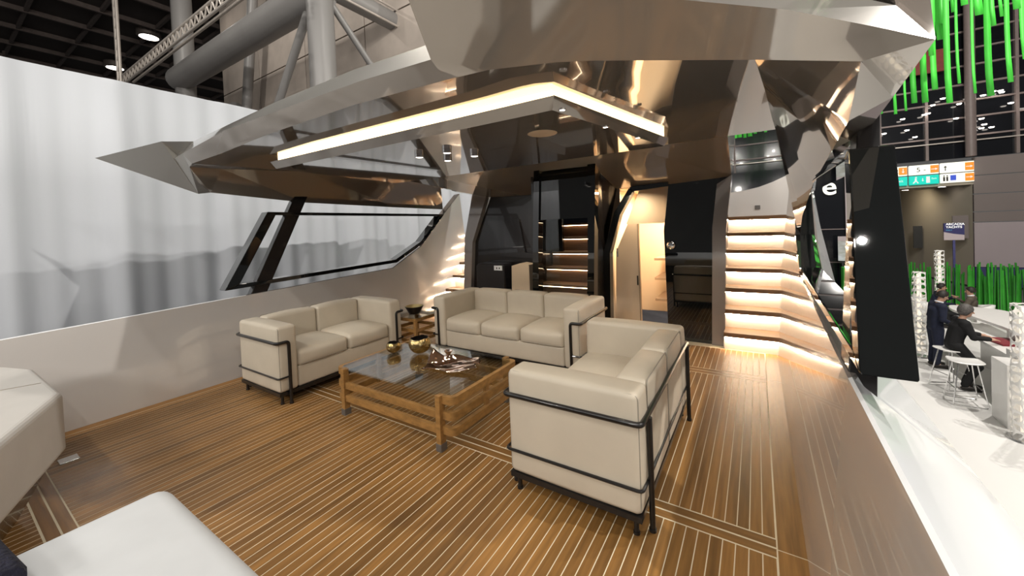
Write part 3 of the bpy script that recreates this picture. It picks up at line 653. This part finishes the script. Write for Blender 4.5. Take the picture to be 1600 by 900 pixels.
for z in (9.0, 9.5): rod('handrail', (-9.3, 6.5, z-1.2), (-9.3, 12, z-1.2), .035, 'truss_alu')
# ---- aluminium lighting truss
lt = thing('lighting_truss', 'slim aluminium lattice truss hanging under the dark hall roof', 'truss', (0, 0, 0))
ch = MB()
for dz, dy in ((0, 0), (.32, 0), (.16, .28)): ch.tube([(-19.6, 4.4+dy, 7.25+dz), (-9.0, 4.4+dy, 7.25+dz)], .04, 8)
obj('chord', ch, 'truss_alu', lt)
for k in range(30):
    x = -19.6+k*.35
    a = MB().tube([(x, 4.4, 7.25), (x+.175, 4.4, 7.57)], .022, 6); a.tube([(x+.175, 4.4, 7.57), (x+.35, 4.4, 7.25)], .022, 6); obj('lattice', a, 'truss_alu', lt)
lt2 = thing('support_truss', 'upright lattice mast standing behind the white curtain', 'truss', (-20.0, 4.4, 0))
ch = MB()
for dx in (0, .3): ch.tube([(dx-.15, 0, 5), (dx-.15, 0, 12.4)], .05, 8)
obj('chord', ch, 'truss_alu', lt2)
for k in range(18): obj('lattice', MB().tube([(-.15, 0, 5+k*.4), (.15, 0, 5.4+k*.4)], .025, 6), 'truss_alu', lt2)

# ---- far window wall
fw = struct('wall_far', 'dark glazed wall of the hall with a corridor opening')
obj('glazing', MB().box(-20, 34, 26.2, 26.3, 3.7, 12.6), 'night_glass', fw)
obj('glazing', MB().box(-20, 5.0, 26.2, 26.3, FZ, 3.7), 'night_glass', fw)
for k, z in enumerate((4.69, 5.53, 6.28, 7.03, 7.87, 8.61, 9.41, 10.2, 11.0)):
    obj('transom', MB().box(-20, 34, 26.08, 26.2, z-.035, z+.035), 'mullion', fw)
for x in (-4.5, -1.0, 2.0, 5.27, 6.9, 9.68, 12):
    obj('mullion', MB().box(x-.05, x+.05, 26.05, 26.2, 3.7, 12.6), 'mullion', fw)
for (x, r) in ((8.15, .17), (5.05, .14), (1.5, .12)):
    obj('post', MB().tube([(x, 25.6, 3.7 if x > 8 else FZ), (x, 25.6, 12.6)], r, 16), 'mullion', fw, smooth=True)
obj('handrail', MB().box(-20, 34, 26.0, 26.06, 4.42, 4.47), 'sign_orange', fw) if False else obj('handrail', MB().box(-20, 34, 26.0, 26.06, 4.42, 4.47), 'truss_alu', fw)
rn = random.Random(3)
for k in range(26):   # reflections-free small ceiling lamps seen through the glass: real lamps in front of it
    x = rn.uniform(4.5, 11); z = rn.uniform(4.8, 6.6)
    obj('gallery_lamp', MB().lathe([(0, -.02), (.07, -.02), (.09, .02), (0, .02)], (x, 25.9, z), 10), 'lamp_glow', fw)
for k, (z0, z1, m_) in enumerate(((2.86, 3.66, 'cladding'), (2.02, 2.82, 'cladding'), (1.21, 1.98, 'cladding'), (.74, 1.17, 'cladding'), (-1.31, .70, 'cladding_pale'))):
    obj('cladding_panel', MB().box(8.34, 34, 26.0, 26.15, z0, z1), m_, fw)
obj('plinth', MB().box(8.34, 34, 25.95, 26.15, FZ, -1.33), 'plinth_blue', fw)
co = MB(); co.box(5.0, 8.34, 26.0, 34, 2.45, 2.6); obj('corridor_ceiling', co, 'corridor', fw)
co = MB(); co.add([(8.3, 26, FZ), (8.3, 26, 2.45), (6.9, 33, 2.45), (6.9, 33, FZ)], [(0, 1, 2, 3)]); obj('corridor_side', co, 'corridor', fw)
obj('corridor_end', MB().box(3, 8.34, 33, 33.1, FZ, 2.6), 'corridor_dark', fw)
for (x, y) in ((6.0, 27.2), (6.7, 28.5), (7.6, 26.9)): obj('downlight', MB().lathe([(0, 2.445), (.12, 2.445), (.14, 2.452)], (x, y, 0), 16), 'lamp_glow', fw)
area('corridor_light', (6.8, 29, 2.4), (7.4, 30, 0), 1, 2, 40, (1, .85, .6))
obj('wall_poster', MB().box(7.2, 7.55, 29.4, 29.46, -.7, .5), 'ink', fw)
obj('notice_board', MB().box(7.65, 8.15, 25.95, 26.0, .0, 1.05), 'cladding', fw)
# ---- direction signs above the corridor
def arrow(parent, x, z, s, m_='print_white', ang=0):
    a = MB().add([(-s, 0, s*.12), (.15*s, 0, s*.12), (.15*s, 0, s*.45), (s*.8, 0, 0), (.15*s, 0, -s*.45), (.15*s, 0, -s*.12), (-s, 0, -s*.12)], [(0, 1, 2, 3, 4, 5, 6)])
    o = obj('arrow', a, m_, parent, loc=(x, 25.775, z)); o.rotation_euler = (0, ang, 0); return o
def sign(name, label, x0, x1, z0, z1, m_): 
    t = thing(name, label, 'sign', (0, 0, 0), 0, 'hall direction signs'); obj('panel', MB().box(x0, x1, 25.8, 25.95, z0, z1), m_, t, bevel=.01); return t
s1 = sign('direction_sign', 'white sign with number 12 and an orange down arrow beside the black window post', 5.3, 6.15, 3.05, 3.5, 'sign_white')
obj('arrow_field', MB().box(5.85, 6.14, 25.785, 25.8, 3.1, 3.45), 'sign_orange', s1); arrow(s1, 6.0, 3.27, .12, ang=PI/2)
text('number', '12', .3, 'ink', s1, (5.55, 25.79, 3.27), (PI/2, 0, 0))
s2 = sign('direction_sign', 'white sign reading 5 - 1 with an orange right arrow', 6.22, 7.2, 3.05, 3.5, 'sign_white')
obj('arrow_field', MB().box(6.92, 7.19, 25.785, 25.8, 3.1, 3.45), 'sign_orange', s2); arrow(s2, 7.06, 3.27, .12)
text('number', '5 - 1', .3, 'ink', s2, (6.45, 25.79, 3.27), (PI/2, 0, 0))
s3 = sign('direction_sign', 'long white sign with a small up arrow and orange arrow, uppermost at right', 7.26, 8.3, 3.05, 3.5, 'sign_white')
obj('arrow_field', MB().box(8.02, 8.29, 25.785, 25.8, 3.1, 3.45), 'sign_orange', s3); arrow(s3, 8.16, 3.27, .12); arrow(s3, 7.4, 3.27, .13, 'ink', -PI/2)
s4 = sign('direction_sign', 'left green emergency exit sign under the number 12', 5.3, 6.15, 2.58, 3.0, 'sign_green')
text('caption', 'Exit', .16, 'print_white', s4, (5.75, 25.79, 2.8), (PI/2, 0, 0))
s5 = sign('direction_sign', 'green emergency exit sign with running figure under the 5 - 1 sign', 6.22, 7.2, 2.58, 3.0, 'sign_green')
rf = MB(); rf.box(6.40, 6.46, 25.785, 25.8, 2.76, 2.88); rf.box(6.41, 6.47, 25.785, 25.8, 2.90, 2.95); rf.add([(6.40, 25.784, 2.78), (6.45, 25.784, 2.76), (6.36, 25.784, 2.64), (6.32, 25.784, 2.66)], [(0, 1, 2, 3)]); rf.add([(6.42, 25.784, 2.78), (6.46, 25.784, 2.77), (6.53, 25.784, 2.66), (6.49, 25.784, 2.64)], [(0, 1, 2, 3)])
obj('running_figure', rf, 'print_white', s5); arrow(s5, 6.66, 2.79, .09, ang=PI/2); obj('door_symbol', MB().box(6.78, 6.9, 25.785, 25.8, 2.64, 2.94), 'print_white', s5)
text('caption', 'Exit', .11, 'print_white', s5, (6.95, 25.79, 2.83), (PI/2, 0, 0))
s6 = sign('direction_sign', 'white sign with restroom figures, blue square and orange arrow, lowest at right', 7.26, 8.3, 2.58, 3.0, 'sign_white')
obj('arrow_field', MB().box(8.02, 8.29, 25.785, 25.8, 2.62, 2.96), 'sign_orange', s6); arrow(s6, 8.16, 2.79, .12)
for x in (7.36, 7.46): obj('restroom_figure', MB().box(x-.03, x+.03, 25.785, 25.8, 2.66, 2.86).box(x-.022, x+.022, 25.785, 25.8, 2.88, 2.93), 'ink', s6)
obj('pictogram', MB().box(7.56, 7.74, 25.785, 25.8, 2.68, 2.92), 'sign_blue', s6)
# red direction board hanging among the ribbons
rb = thing('hanging_board', 'small dark red hanging board behind the green ribbons', 'sign', (0, 0, 0)); mat('board_red', (.22, .03, .02), .5, var=.2)
obj('panel', MB().box(6.3, 7.4, 25.6, 25.7, 7.7, 8.7), 'board_red', rb); obj('rod', MB().box(6.83, 6.87, 25.63, 25.67, 8.7, 12.6), 'ink', rb)

# ---- black booth wall with glowing letter, picture and green crate (seen through the right window)
bw = struct('wall_booth', 'black booth wall behind the right window')
obj('booth_panel', MB().box(-1.5, 3.05, 20.2, 20.3, FZ, 3.4), 'night_glass', bw); 
for z in (.75, -.6): obj('booth_joint', MB().box(-1.5, 3.05, 20.17, 20.2, z-.015, z+.015), 'mullion', bw)
obj('booth_post', MB().box(3.0, 3.12, 20.05, 20.2, FZ, 3.4), 'cladding_pale', bw)
lg_ = thing('illuminated_letter', 'glowing white letter e on the black booth wall', 'letter', (2.60, 20.12, 2.47))
text('letter', 'e', 1.0, 'sign_white', lg_, (-.32, 0, 0), (PI/2, 0, 0), .03, bold=.012)
pi_ = thing('boat_picture', 'landscape picture panel above the green crate', 'picture', (3.1, 19.6, 0))
obj('board', MB().box(-.42, .42, 0, .05, -.48, .48), 'photo_print', pi_); obj('header', MB().box(-.42, .42, -.006, 0, .30, .48), 'cladding_pale', pi_)
obj('easel_leg', MB().box(-.3, -.25, .05, .1, FZ, -.48).box(.25, .3, .05, .1, FZ, -.48), 'ink', pi_)
gb = thing('green_planter', 'bright green ribbed planter under the landscape picture', 'planter', (3.12, 19.0, FZ))
obj('box', MB().box(-.38, .38, 0, .5, 0, 1.5), 'green', gb, bevel=.01)
for k in range(9): obj('stalk', MB().tube([(-.34+k*.085, -.03, 0), (-.34+k*.085, -.03, 1.62+.1*math.sin(k*2.1))], .02, 6), 'green_dark', gb)

# ---- green ribbons hanging over the stand
RIB = [(2.237, 10.07, 3.23, 0.044), (2.416, 10.24, 3.293, 0.035), (2.548, 10.31, 3.43, 0.078), (2.747, 10.52, 3.451, 0.086), (2.801, 10.24, 3.606, 0.081), (2.949, 10.49, 4.561, 0.091), (2.687, 9.24, 3.141, 0.072), (2.983, 9.85, 3.561, 0.037), (3.382, 10.52, 3.485, 0.039), (3.308, 10.11, 4.731, 0.103), (3.546, 10.46, 3.388, 0.083), (3.374, 9.36, 3.35, 0.058), (3.713, 9.86, 3.788, 0.06), (3.518, 9.55, 4.511, 0.078), (2.002, 9.96, 3.25, 0.071), (2.571, 10.0, 4.544, 0.114), (2.485, 9.22, 3.95, 0.066), (2.949, 9.5, 4.744, 0.079), (2.73, 9.59, 4.555, 0.075), (2.467, 10.48, 4.76, 0.079), (2.234, 10.27, 4.319, 0.072), (2.317, 9.42, 4.724, 0.078), (3.075, 10.32, 4.954, 0.063), (3.304, 9.39, 4.395, 0.04), (3.453, 10.06, 4.481, 0.057), (-0.526, 11.19, 3.386, 0.104), (-0.418, 11.31, 3.401, 0.109), (-0.333, 12.31, 3.581, 0.108), (-0.205, 11.81, 3.471, 0.07), (-0.096, 12.41, 3.589, 0.108), (0.023, 12.34, 3.633, 0.078), (0.128, 11.25, 3.468, 0.063), (0.236, 11.45, 3.475, 0.06), (0.359, 12.02, 3.616, 0.075), (0.476, 12.23, 3.655, 0.076), (0.561, 11.72, 3.556, 0.063), (0.709, 12.46, 3.772, 0.097), (0.805, 12.27, 3.75, 0.099), (0.857, 11.55, 3.577, 0.06)]
NB = 25; rank = sorted(range(NB), key=lambda k: -RIB[k][0]/RIB[k][1])
ORD = 'first second third fourth fifth sixth seventh eighth ninth tenth eleventh twelfth thirteenth fourteenth fifteenth sixteenth seventeenth eighteenth nineteenth twentieth twenty-first twenty-second twenty-third twenty-fourth twenty-fifth'.split()
for k, (x, y, z, w) in enumerate(RIB):
    rn = random.Random(k); n = 14; rows = []
    for i in range(n+1):
        zz = z+(9.0-z)*i/n; c = .10*math.exp(-i*.9); tw_ = .15*math.sin(k*1.7+i*.5)
        rows.append([(x-w/2*math.cos(tw_), y-w/2*math.sin(tw_)-c, zz), (x+w/2*math.cos(tw_), y+w/2*math.sin(tw_)-c, zz)])
    o_ = obj('green_ribbon', MB().grid(rows), 'green', None, smooth=True); o_.modifiers.new('s', 'SOLIDIFY').thickness = .006
    tag(o_, 'bright green hanging ribbon, %s from the right picture edge' % ORD[rank.index(k)] if k < NB else 'short green ribbon end peeping in above the lit right staircase', 'ribbon', 'green ribbons hanging over the stand' if k < NB else 'ribbon ends above the stairs')
# ---- green stalk screen behind the lounge
gs = thing('stalk_screen', 'dense screen of green stalks behind the white armchair', 'screen', (0, 0, FZ))
rn = random.Random(11)
for k in range(190):
    x = 4.3+k*.027+rn.uniform(-.015, .015); y = 19.3+rn.uniform(-.25, .25); h = rn.uniform(1.25, 1.75); lean = rn.uniform(-.05, .05)
    obj('stalk', MB().tube([(x, y, 0), (x+lean*.5, y, h*.6), (x+lean, y, h)], .024, 6), 'green_dark', gs)
obj('tray', MB().box(4.2, 9.4, 19.0, 19.6, 0, .12), 'lacquer', gs)
# ---- blue post sign
ps = thing('post_sign', 'dark blue sign panel on a blue post in front of the corridor', 'sign', (5.89, 19.9, 0))
obj('panel', MB().box(-.25, .25, -.03, .03, .58, .88), 'navy', ps); obj('lower_panel', MB().add([(-.25, -.03, .58), (.25, -.03, .58), (.25, -.03, .28), (-.25, -.03, .28), (-.25, .03, .58), (.25, .03, .58), (.25, .03, .28), (-.25, .03, .28)], [(0, 1, 2, 3), (7, 6, 5, 4), (0, 4, 5, 1), (3, 2, 6, 7), (0, 3, 7, 4), (1, 5, 6, 2)]), 'cladding_pale', ps)
obj('wave', MB().add([(-.25, -.032, .58), (.25, -.032, .58), (.25, -.032, .46), (.0, -.032, .50), (-.25, -.032, .57)], [(0, 1, 2, 3, 4)]), 'navy', ps)
text('title', 'ARCADIA\nYACHTS', .105, 'print_white', ps, (-.20, -.034, .79), (PI/2, 0, 0), bold=.002); text('subtitle', 'ITALY', .06, 'cyan', ps, (-.20, -.034, .63), (PI/2, 0, 0))
obj('post', MB().box(-.03, .03, -.02, .02, FZ, .3), 'plinth_blue', ps)

# ---- perforated lamp columns
def lamp_column(label, loc, r, h, seg, rowsn):
    t = thing('lamp_column', label, 'lamp', loc, 0, 'perforated white lamp columns')
    rn = random.Random(label); bm = bmesh.new(); V = []
    for j in range(rowsn+1):
        row = []
        for i in range(seg):
            a = 2*PI*(i+.5*(j % 2)+rn.uniform(-.3, .3))/seg; z = h*(j+(rn.uniform(-.3, .3) if 0 < j < rowsn else 0))/rowsn
            row.append(bm.verts.new((r*math.cos(a), r*math.sin(a), z)))
        V.append(row)
    for j in range(rowsn):
        for i in range(seg):
            q = (V[j][i], V[j][(i+1) % seg], V[j+1][(i+1) % seg], V[j+1][i])
            bm.faces.new(q)
    bmesh.ops.inset_individual(bm, faces=bm.faces[:], thickness=r*.085)
    inner = [f for f in bm.faces if all(len(v.link_faces) == 4 and True for v in f.verts)]
    ins = bm.faces[:seg*rowsn]
    bmesh.ops.delete(bm, geom=ins, context='FACES')
    me = bpy.data.meshes.new('shade'); bm.to_mesh(me); bm.free(); me.materials.append(MATS['lacquer'])
    o = bpy.data.objects.new('shade', me); COL.objects.link(o); o.parent = t
    s_ = o.modifiers.new('s', 'SOLIDIFY'); s_.thickness = .02; sb_ = o.modifiers.new('b', 'SUBSURF'); sb_.levels = 1; sb_.render_levels = 1
    obj('light_tube', MB().tube([(0, 0, .1), (0, 0, h*.97)], r*.3, 14), 'tube_glow', t, smooth=True)
    obj('base', MB().lathe([(0, .03), (r*1.25, .03), (r*1.3, .0)], seg=24), 'steel', t, smooth=True)
    return t
mat('tube_glow', (1, .95, .85), .5, emit=(1, .86, .68), estr=.6, var=.01)
lamp_column('perforated white lamp column standing next to the person in navy', (3.32, 13.25, FZ), .135, 2.1, 7, 14)
lamp_column('farthest perforated white lamp column, by the green stalks', (5.05, 18.2, FZ), .125, 2.25, 7, 15)
lamp_column('nearest perforated white lamp column at the right picture edge', (3.42, 9.12, FZ), .15, 2.12, 8, 14)

# ---- reception counter
rc = thing('reception_counter', 'white lacquered reception counter with raised shelf', 'counter', (0, 0, FZ))
obj('front_cabinet', MB().box(3.36, 3.95, 9.45, 9.95, 0, 1.05), 'lacquer', rc, bevel=.006)
obj('cabinet', MB().box(3.62, 4.3, 9.3, 10.2, 0, 1.15), 'lacquer', rc, bevel=.006)
obj('desk_top', MB().box(3.72, 4.35, 10.0, 13.0, .92, .97), 'lacquer', rc, bevel=.006)
obj('panel', MB().box(4.3, 4.35, 10.0, 13.2, 0, .95), 'lacquer', rc)
sh = fillet([(4.05, 9.6, 1.17), (4.6, 9.6, 1.17), (4.8, 13.5, 1.17), (4.0, 13.9, 1.17), (3.85, 13.3, 1.17), (4.12, 11.5, 1.17)], .25, 5, True)
obj('raised_shelf', MB().prism(sh, (0, 0, .05)), 'lacquer', rc, fix=True)
for y in (9.7, 11.4, 13.2): obj('shelf_support', MB().box(4.2, 4.25, y, y+.4, .95, 1.17), 'lacquer', rc)
fo = thing('folder', 'dark red folder lying on the reception desk', 'folder', (4.02, 11.35, FZ+.972), .2); obj('cover', MB().box(-.2, .2, -.28, .28, 0, .025), 'red_card', fo); obj('pages', MB().box(-.19, .19, -.27, .27, .025, .03), 'red_card', fo)
br_ = thing('brochure', 'blue and white brochure on the near end of the desk', 'brochure', (3.95, 10.25, FZ+.972), .1); obj('sheet', MB().box(-.2, .2, -.14, .14, 0, .006), 'print_white', br_); obj('photo', MB().box(-.19, .19, -.13, -.02, .006, .008), 'cyan', br_)
# ---- bar stool
so = thing('bar_stool', 'white bar stool with sled wire legs in front of the counter', 'stool', (3.2, 10.42, FZ), 0)
seat = []
for i in range(13):
    rw = []
    for j in range(9):
        x = -1+2*i/12; y = -1+2*j/8; f = 1/max(1, (abs(x)**4+abs(y)**4)**.25)
        rw.append((x*f*.23, y*f*.20, .77+.02*x*x-.008*(1-y*y)))
    seat.append(rw)
o_ = obj('seat', MB().grid(seat), 'lacquer', so, smooth=True); o_.modifiers.new('s', 'SOLIDIFY').thickness = .02
for sy in (-1, 1):
    obj('sled_leg', MB().tube(fillet([(-.12, sy*.12, .755), (-.22, sy*.22, .012), (.22, sy*.22, .012), (.12, sy*.12, .755)], .04), .010, 8), 'chrome', so, smooth=True)
obj('footrest', MB().tube([(-.18, -.18, .3), (-.18, .18, .3)], .008, 8), 'chrome', so); obj('footrest', MB().tube([(.18, -.18, .3), (.18, .18, .3)], .008, 8), 'chrome', so)
# ---- white armchairs in the lounge
def armchair(label, loc, rz):
    t = thing('tub_armchair', label, 'armchair', loc, rz, 'white tub armchairs')
    pts = [(.36*math.cos(a), .40*math.sin(a)) for a in [PI*.62+k*(PI*.76+PI)/18-PI*.5+.2 for k in range(0)]]
    arc = [math.radians(100+k*16) for k in range(11)]
    rows = []
    for z, r in ((.12, .33), (.35, .39), (.6, .43), (.72, .44)):
        rows.append([(r*math.cos(a), r*math.sin(a), z+(.10*max(0, -math.cos(a))**2 if z > .5 else 0)) for a in arc])
    o = obj('shell', MB().grid(rows), 'lacquer', t, smooth=True); o.modifiers.new('s', 'SOLIDIFY').thickness = .09
    obj('seat', MB().cushion(-.32, .34, -.33, .33, .2, .43, .06, (0, 0, .02), 4), 'lacquer', t, smooth=True)
    obj('base', MB().lathe([(.0, .2), (.05, .2), (.05, .03), (.22, .02), (.22, 0)], seg=20), 'chrome', t, smooth=True)
    return t
armchair('white tub armchair holding the person in the brown jacket', (5.25, 16.6, FZ), PI*.85)
armchair('white tub armchair mostly hidden behind the person in navy', (4.55, 17.2, FZ), -.15)

# ---- people
def blob(name, chains, m_, parent, vox=.013):
    """one continuous surface grown around tapering limbs"""
    mb = MB()
    for pts, rad in chains:
        pts = [Vector(p) for p in pts]; mb.tube(pts, list(rad), 14)
        for p, r in zip(pts, rad):
            mb.lathe([(r*math.sin(PI*k/8)*.999+1e-5, -r*math.cos(PI*k/8)) for k in range(9)], tuple(p), 14)
    o = obj(name, mb, m_, parent)
    r = o.modifiers.new('r', 'REMESH'); r.mode = 'VOXEL'; r.voxel_size = vox; r.use_smooth_shade = True
    s = o.modifiers.new('s', 'SMOOTH'); s.factor = .5; s.iterations = 5
    return o
def person(label, loc, rz, J, top_m, low_m, hair_m, hair='short', collar=False):
    """J: joint positions of the figure, facing +x"""
    t = thing('person', label, 'person', loc, rz); V = lambda n: Vector(J[n]); side = Vector((0, 1, 0))
    hd = V('head'); f = (V('look')-hd).normalized(); up = (hd-V('neck')).normalized(); sdv = f.cross(up).normalized(); up = sdv.cross(f).normalized()
    B = [([V('pelvis'), V('waist'), V('chest'), V('collar'), V('neck')], (.10, .09, .10, .06, .05)), ([V('neck'), hd-up*.04], (.05, .055)),
         ([hd-up*.065+f*.035, hd-up*.02+f*.02, hd+up*.035, hd+up*.05-f*.02], (.045, .066, .082, .082)), ([hd+up*.02+f*.085, hd-up*.018+f*.108], (.010, .015))]
    for sg in (-1, 1): B.append(([hd+sdv*.080*sg+up*.015, hd+sdv*.082*sg-up*.02], (.016, .013)))
    T = [([V('pelvis')-Vector((0, 0, .03))+side*s_*.06, V('waist')+side*s_*.055, V('chest')+side*s_*.07, V('collar')+side*s_*.05-Vector((0, 0, .04))], (.112, .112, .122, .085)) for s_ in (-1, 0, 1)]
    L_ = [([V('waist')-Vector((0, 0, .06))+side*s_*.05, V('pelvis')+side*s_*.055], (.10, .112)) for s_ in (-1, 1)]
    for s in 'lr':
        sh, el, wr, hip, kn, an = (V(k+s) for k in ('sh', 'el', 'wr', 'hip', 'kn', 'an'))
        d = (wr-el).normalized(); sd_ = d.cross(Vector((0, 0, 1))); sd_ = sd_.normalized() if sd_.length > .1 else side; pm = wr+d*.06; sg = 1 if s == 'r' else -1
        B += [([V('collar'), sh, el, wr], (.06, .05, .04, .03)), ([V('pelvis'), hip, kn, an], (.09, .085, .058, .042)), ([wr, pm], (.028, .03))]
        for off, ln in ((-.030, .06), (-.010, .075), (.010, .07), (.030, .05)):
            B.append(([pm+sd_*off*.8, pm+sd_*off+d*(.03+ln*.5)-Vector((0, 0, .006)), pm+sd_*off*1.15+d*(.03+ln)-Vector((0, 0, .022))], (.012, .010, .009)))
        B.append(([wr+d*.02+sd_*.02*sg, wr+d*.05+sd_*.045*sg, wr+d*.085+sd_*.055*sg], (.014, .012, .010)))
        toe = Vector(J.get('toe'+s, tuple(an+Vector((.17, 0, -.045))))); B.append(([an, toe], (.04, .028)))
        T.append(([V('collar')-Vector((0, 0, .03)), sh, el, wr-d*.01], (.085, .082, .062, .046)))
        L_.append(([V('pelvis')+Vector((0, (hip.y-V('pelvis').y)*.6, 0)), hip, kn, an+Vector((0, 0, .04))], (.112, .110, .080, .062)))
        obj('shoe', MB().tube([an-Vector((.06, 0, .035)), an+Vector((-.03, 0, -.03)), an+Vector((.04, 0, -.025)), toe, toe+Vector((.05, 0, -.006)), toe+Vector((.07, 0, -.01))], [.02, .045, .050, .045, .032, .01], 12), 'shoe', t, smooth=True)
    blob('body', B, 'skin', t, .010); blob('sweater', T, top_m, t, .014); blob('trousers', L_, low_m, t, .014)
    for sg in (-1, 1):
        obj('eye', MB().lathe([(0, -.009), (.008, -.005), (.009, 0), (.008, .005), (0, .009)], tuple(hd+up*.015+f*.081+sdv*.030*sg), 8), 'ink', t, smooth=True)
    obj('mouth', MB().tube([hd-up*.058+f*.072-sdv*.020, hd-up*.060+f*.080, hd-up*.058+f*.072+sdv*.020], .005, 6), 'red_card', t)
    rr = []
    for i in range(9):
        a = PI*.5*i/8*(1.30 if hair == 'short' else 1.55); rw = []
        for j in range(24):
            b = 2*PI*j/24; front = max(0, math.cos(b))**.7; aa = a*(1-.50*front); big = 1 if hair == 'short' else 1.12
            rw.append(hd+up*.028-f*.014+up*math.cos(aa)*.118*big+(f*math.cos(b)*.104+sdv*math.sin(b)*.096)*math.sin(aa)*big*(1+.02*math.sin(9*b+i)))
        rr.append(rw+[rw[0]])
    o = obj('hair', MB().grid(rr), hair_m, t, smooth=True); o.modifiers.new('s', 'SOLIDIFY').thickness = .02
    if collar: obj('shirt_collar', MB().tube([V('collar')+Vector((.055*math.cos(a)+.012, .065*math.sin(a), .062+.015*math.cos(a+PI))) for a in [2*PI*i/16 for i in range(16)]], .018, 8, closed=True), 'cloth_white', t, smooth=True)
    return t
stand = dict(pelvis=(0, 0, .94), waist=(0, 0, 1.08), chest=(.03, 0, 1.29), collar=(.06, 0, 1.44), neck=(.085, 0, 1.53), head=(.13, 0, 1.62), look=(.40, .02, 1.50),
             shl=(.05, .19, 1.41), ell=(.02, .25, 1.14), wrl=(.22, .20, 1.02), shr=(.05, -.19, 1.41), elr=(.02, -.25, 1.14), wrr=(.22, -.18, 1.02),
             hipl=(0, .09, .88), knl=(.02, .11, .48), anl=(-.02, .12, .08), hipr=(0, -.09, .88), knr=(.0, -.11, .48), anr=(-.04, -.12, .08), toel=(.15, .14, .035), toer=(.13, -.14, .035))
person('person standing in navy sweater over white collar, looking down', (3.40, 12.55, FZ), .15, stand, 'cloth_navy', 'cloth_navy', 'hair_dark', collar=True)
def sit(h, lean=.05, **kw):
    d = dict(pelvis=(0, 0, h+.10), waist=(lean*.3, 0, h+.24), chest=(lean*.9, 0, h+.44), collar=(lean*1.2, 0, h+.58), neck=(lean*1.4+.01, 0, h+.66), head=(lean*1.6+.03, 0, h+.76), look=(lean*1.6+.40, 0, h+.72),
             shl=(lean*1.1, .18, h+.55), ell=(lean+.10, .24, h+.30), wrl=(lean+.33, .17, h+.28), shr=(lean*1.1, -.18, h+.55), elr=(lean+.10, -.24, h+.30), wrr=(lean+.33, -.17, h+.28),
             hipl=(.03, .10, h+.07), knl=(.42, .12, h+.06), anl=(.40, .12, max(.08, h-.38)), hipr=(.03, -.10, h+.07), knr=(.42, -.12, h+.06), anr=(.38, -.12, max(.08, h-.38)))
    d.update(kw); return d
ws = sit(.80, .10, knl=(.34, .10, .52), knr=(.30, -.10, .50), anl=(.20, .10, .08), anr=(.12, -.10, .08))
person('person in black seated at the reception desk in profile, hand on the desk', (3.28, 11.2, FZ), .05, ws, 'cloth_black', 'cloth_black', 'hair_grey', hair='long')
so2 = dup(so, None, (3.25, 11.2, FZ), .4, 'white bar stool under the person in black')
person('person in brown jacket seated in the white armchair, hand raised', (5.22, 16.58, FZ), PI*.85, sit(.40, -.02, wrr=(.28, -.05, .93), elr=(.12, -.22, .74)), 'cloth_brown', 'cloth_black', 'hair_dark', collar=True)
person('person in dark jacket seated behind the person in navy', (4.62, 17.2, FZ), -.15, sit(.40, .10, wrl=(.42, .05, .86)), 'cloth_navy', 'cloth_black', 'hair_dark')
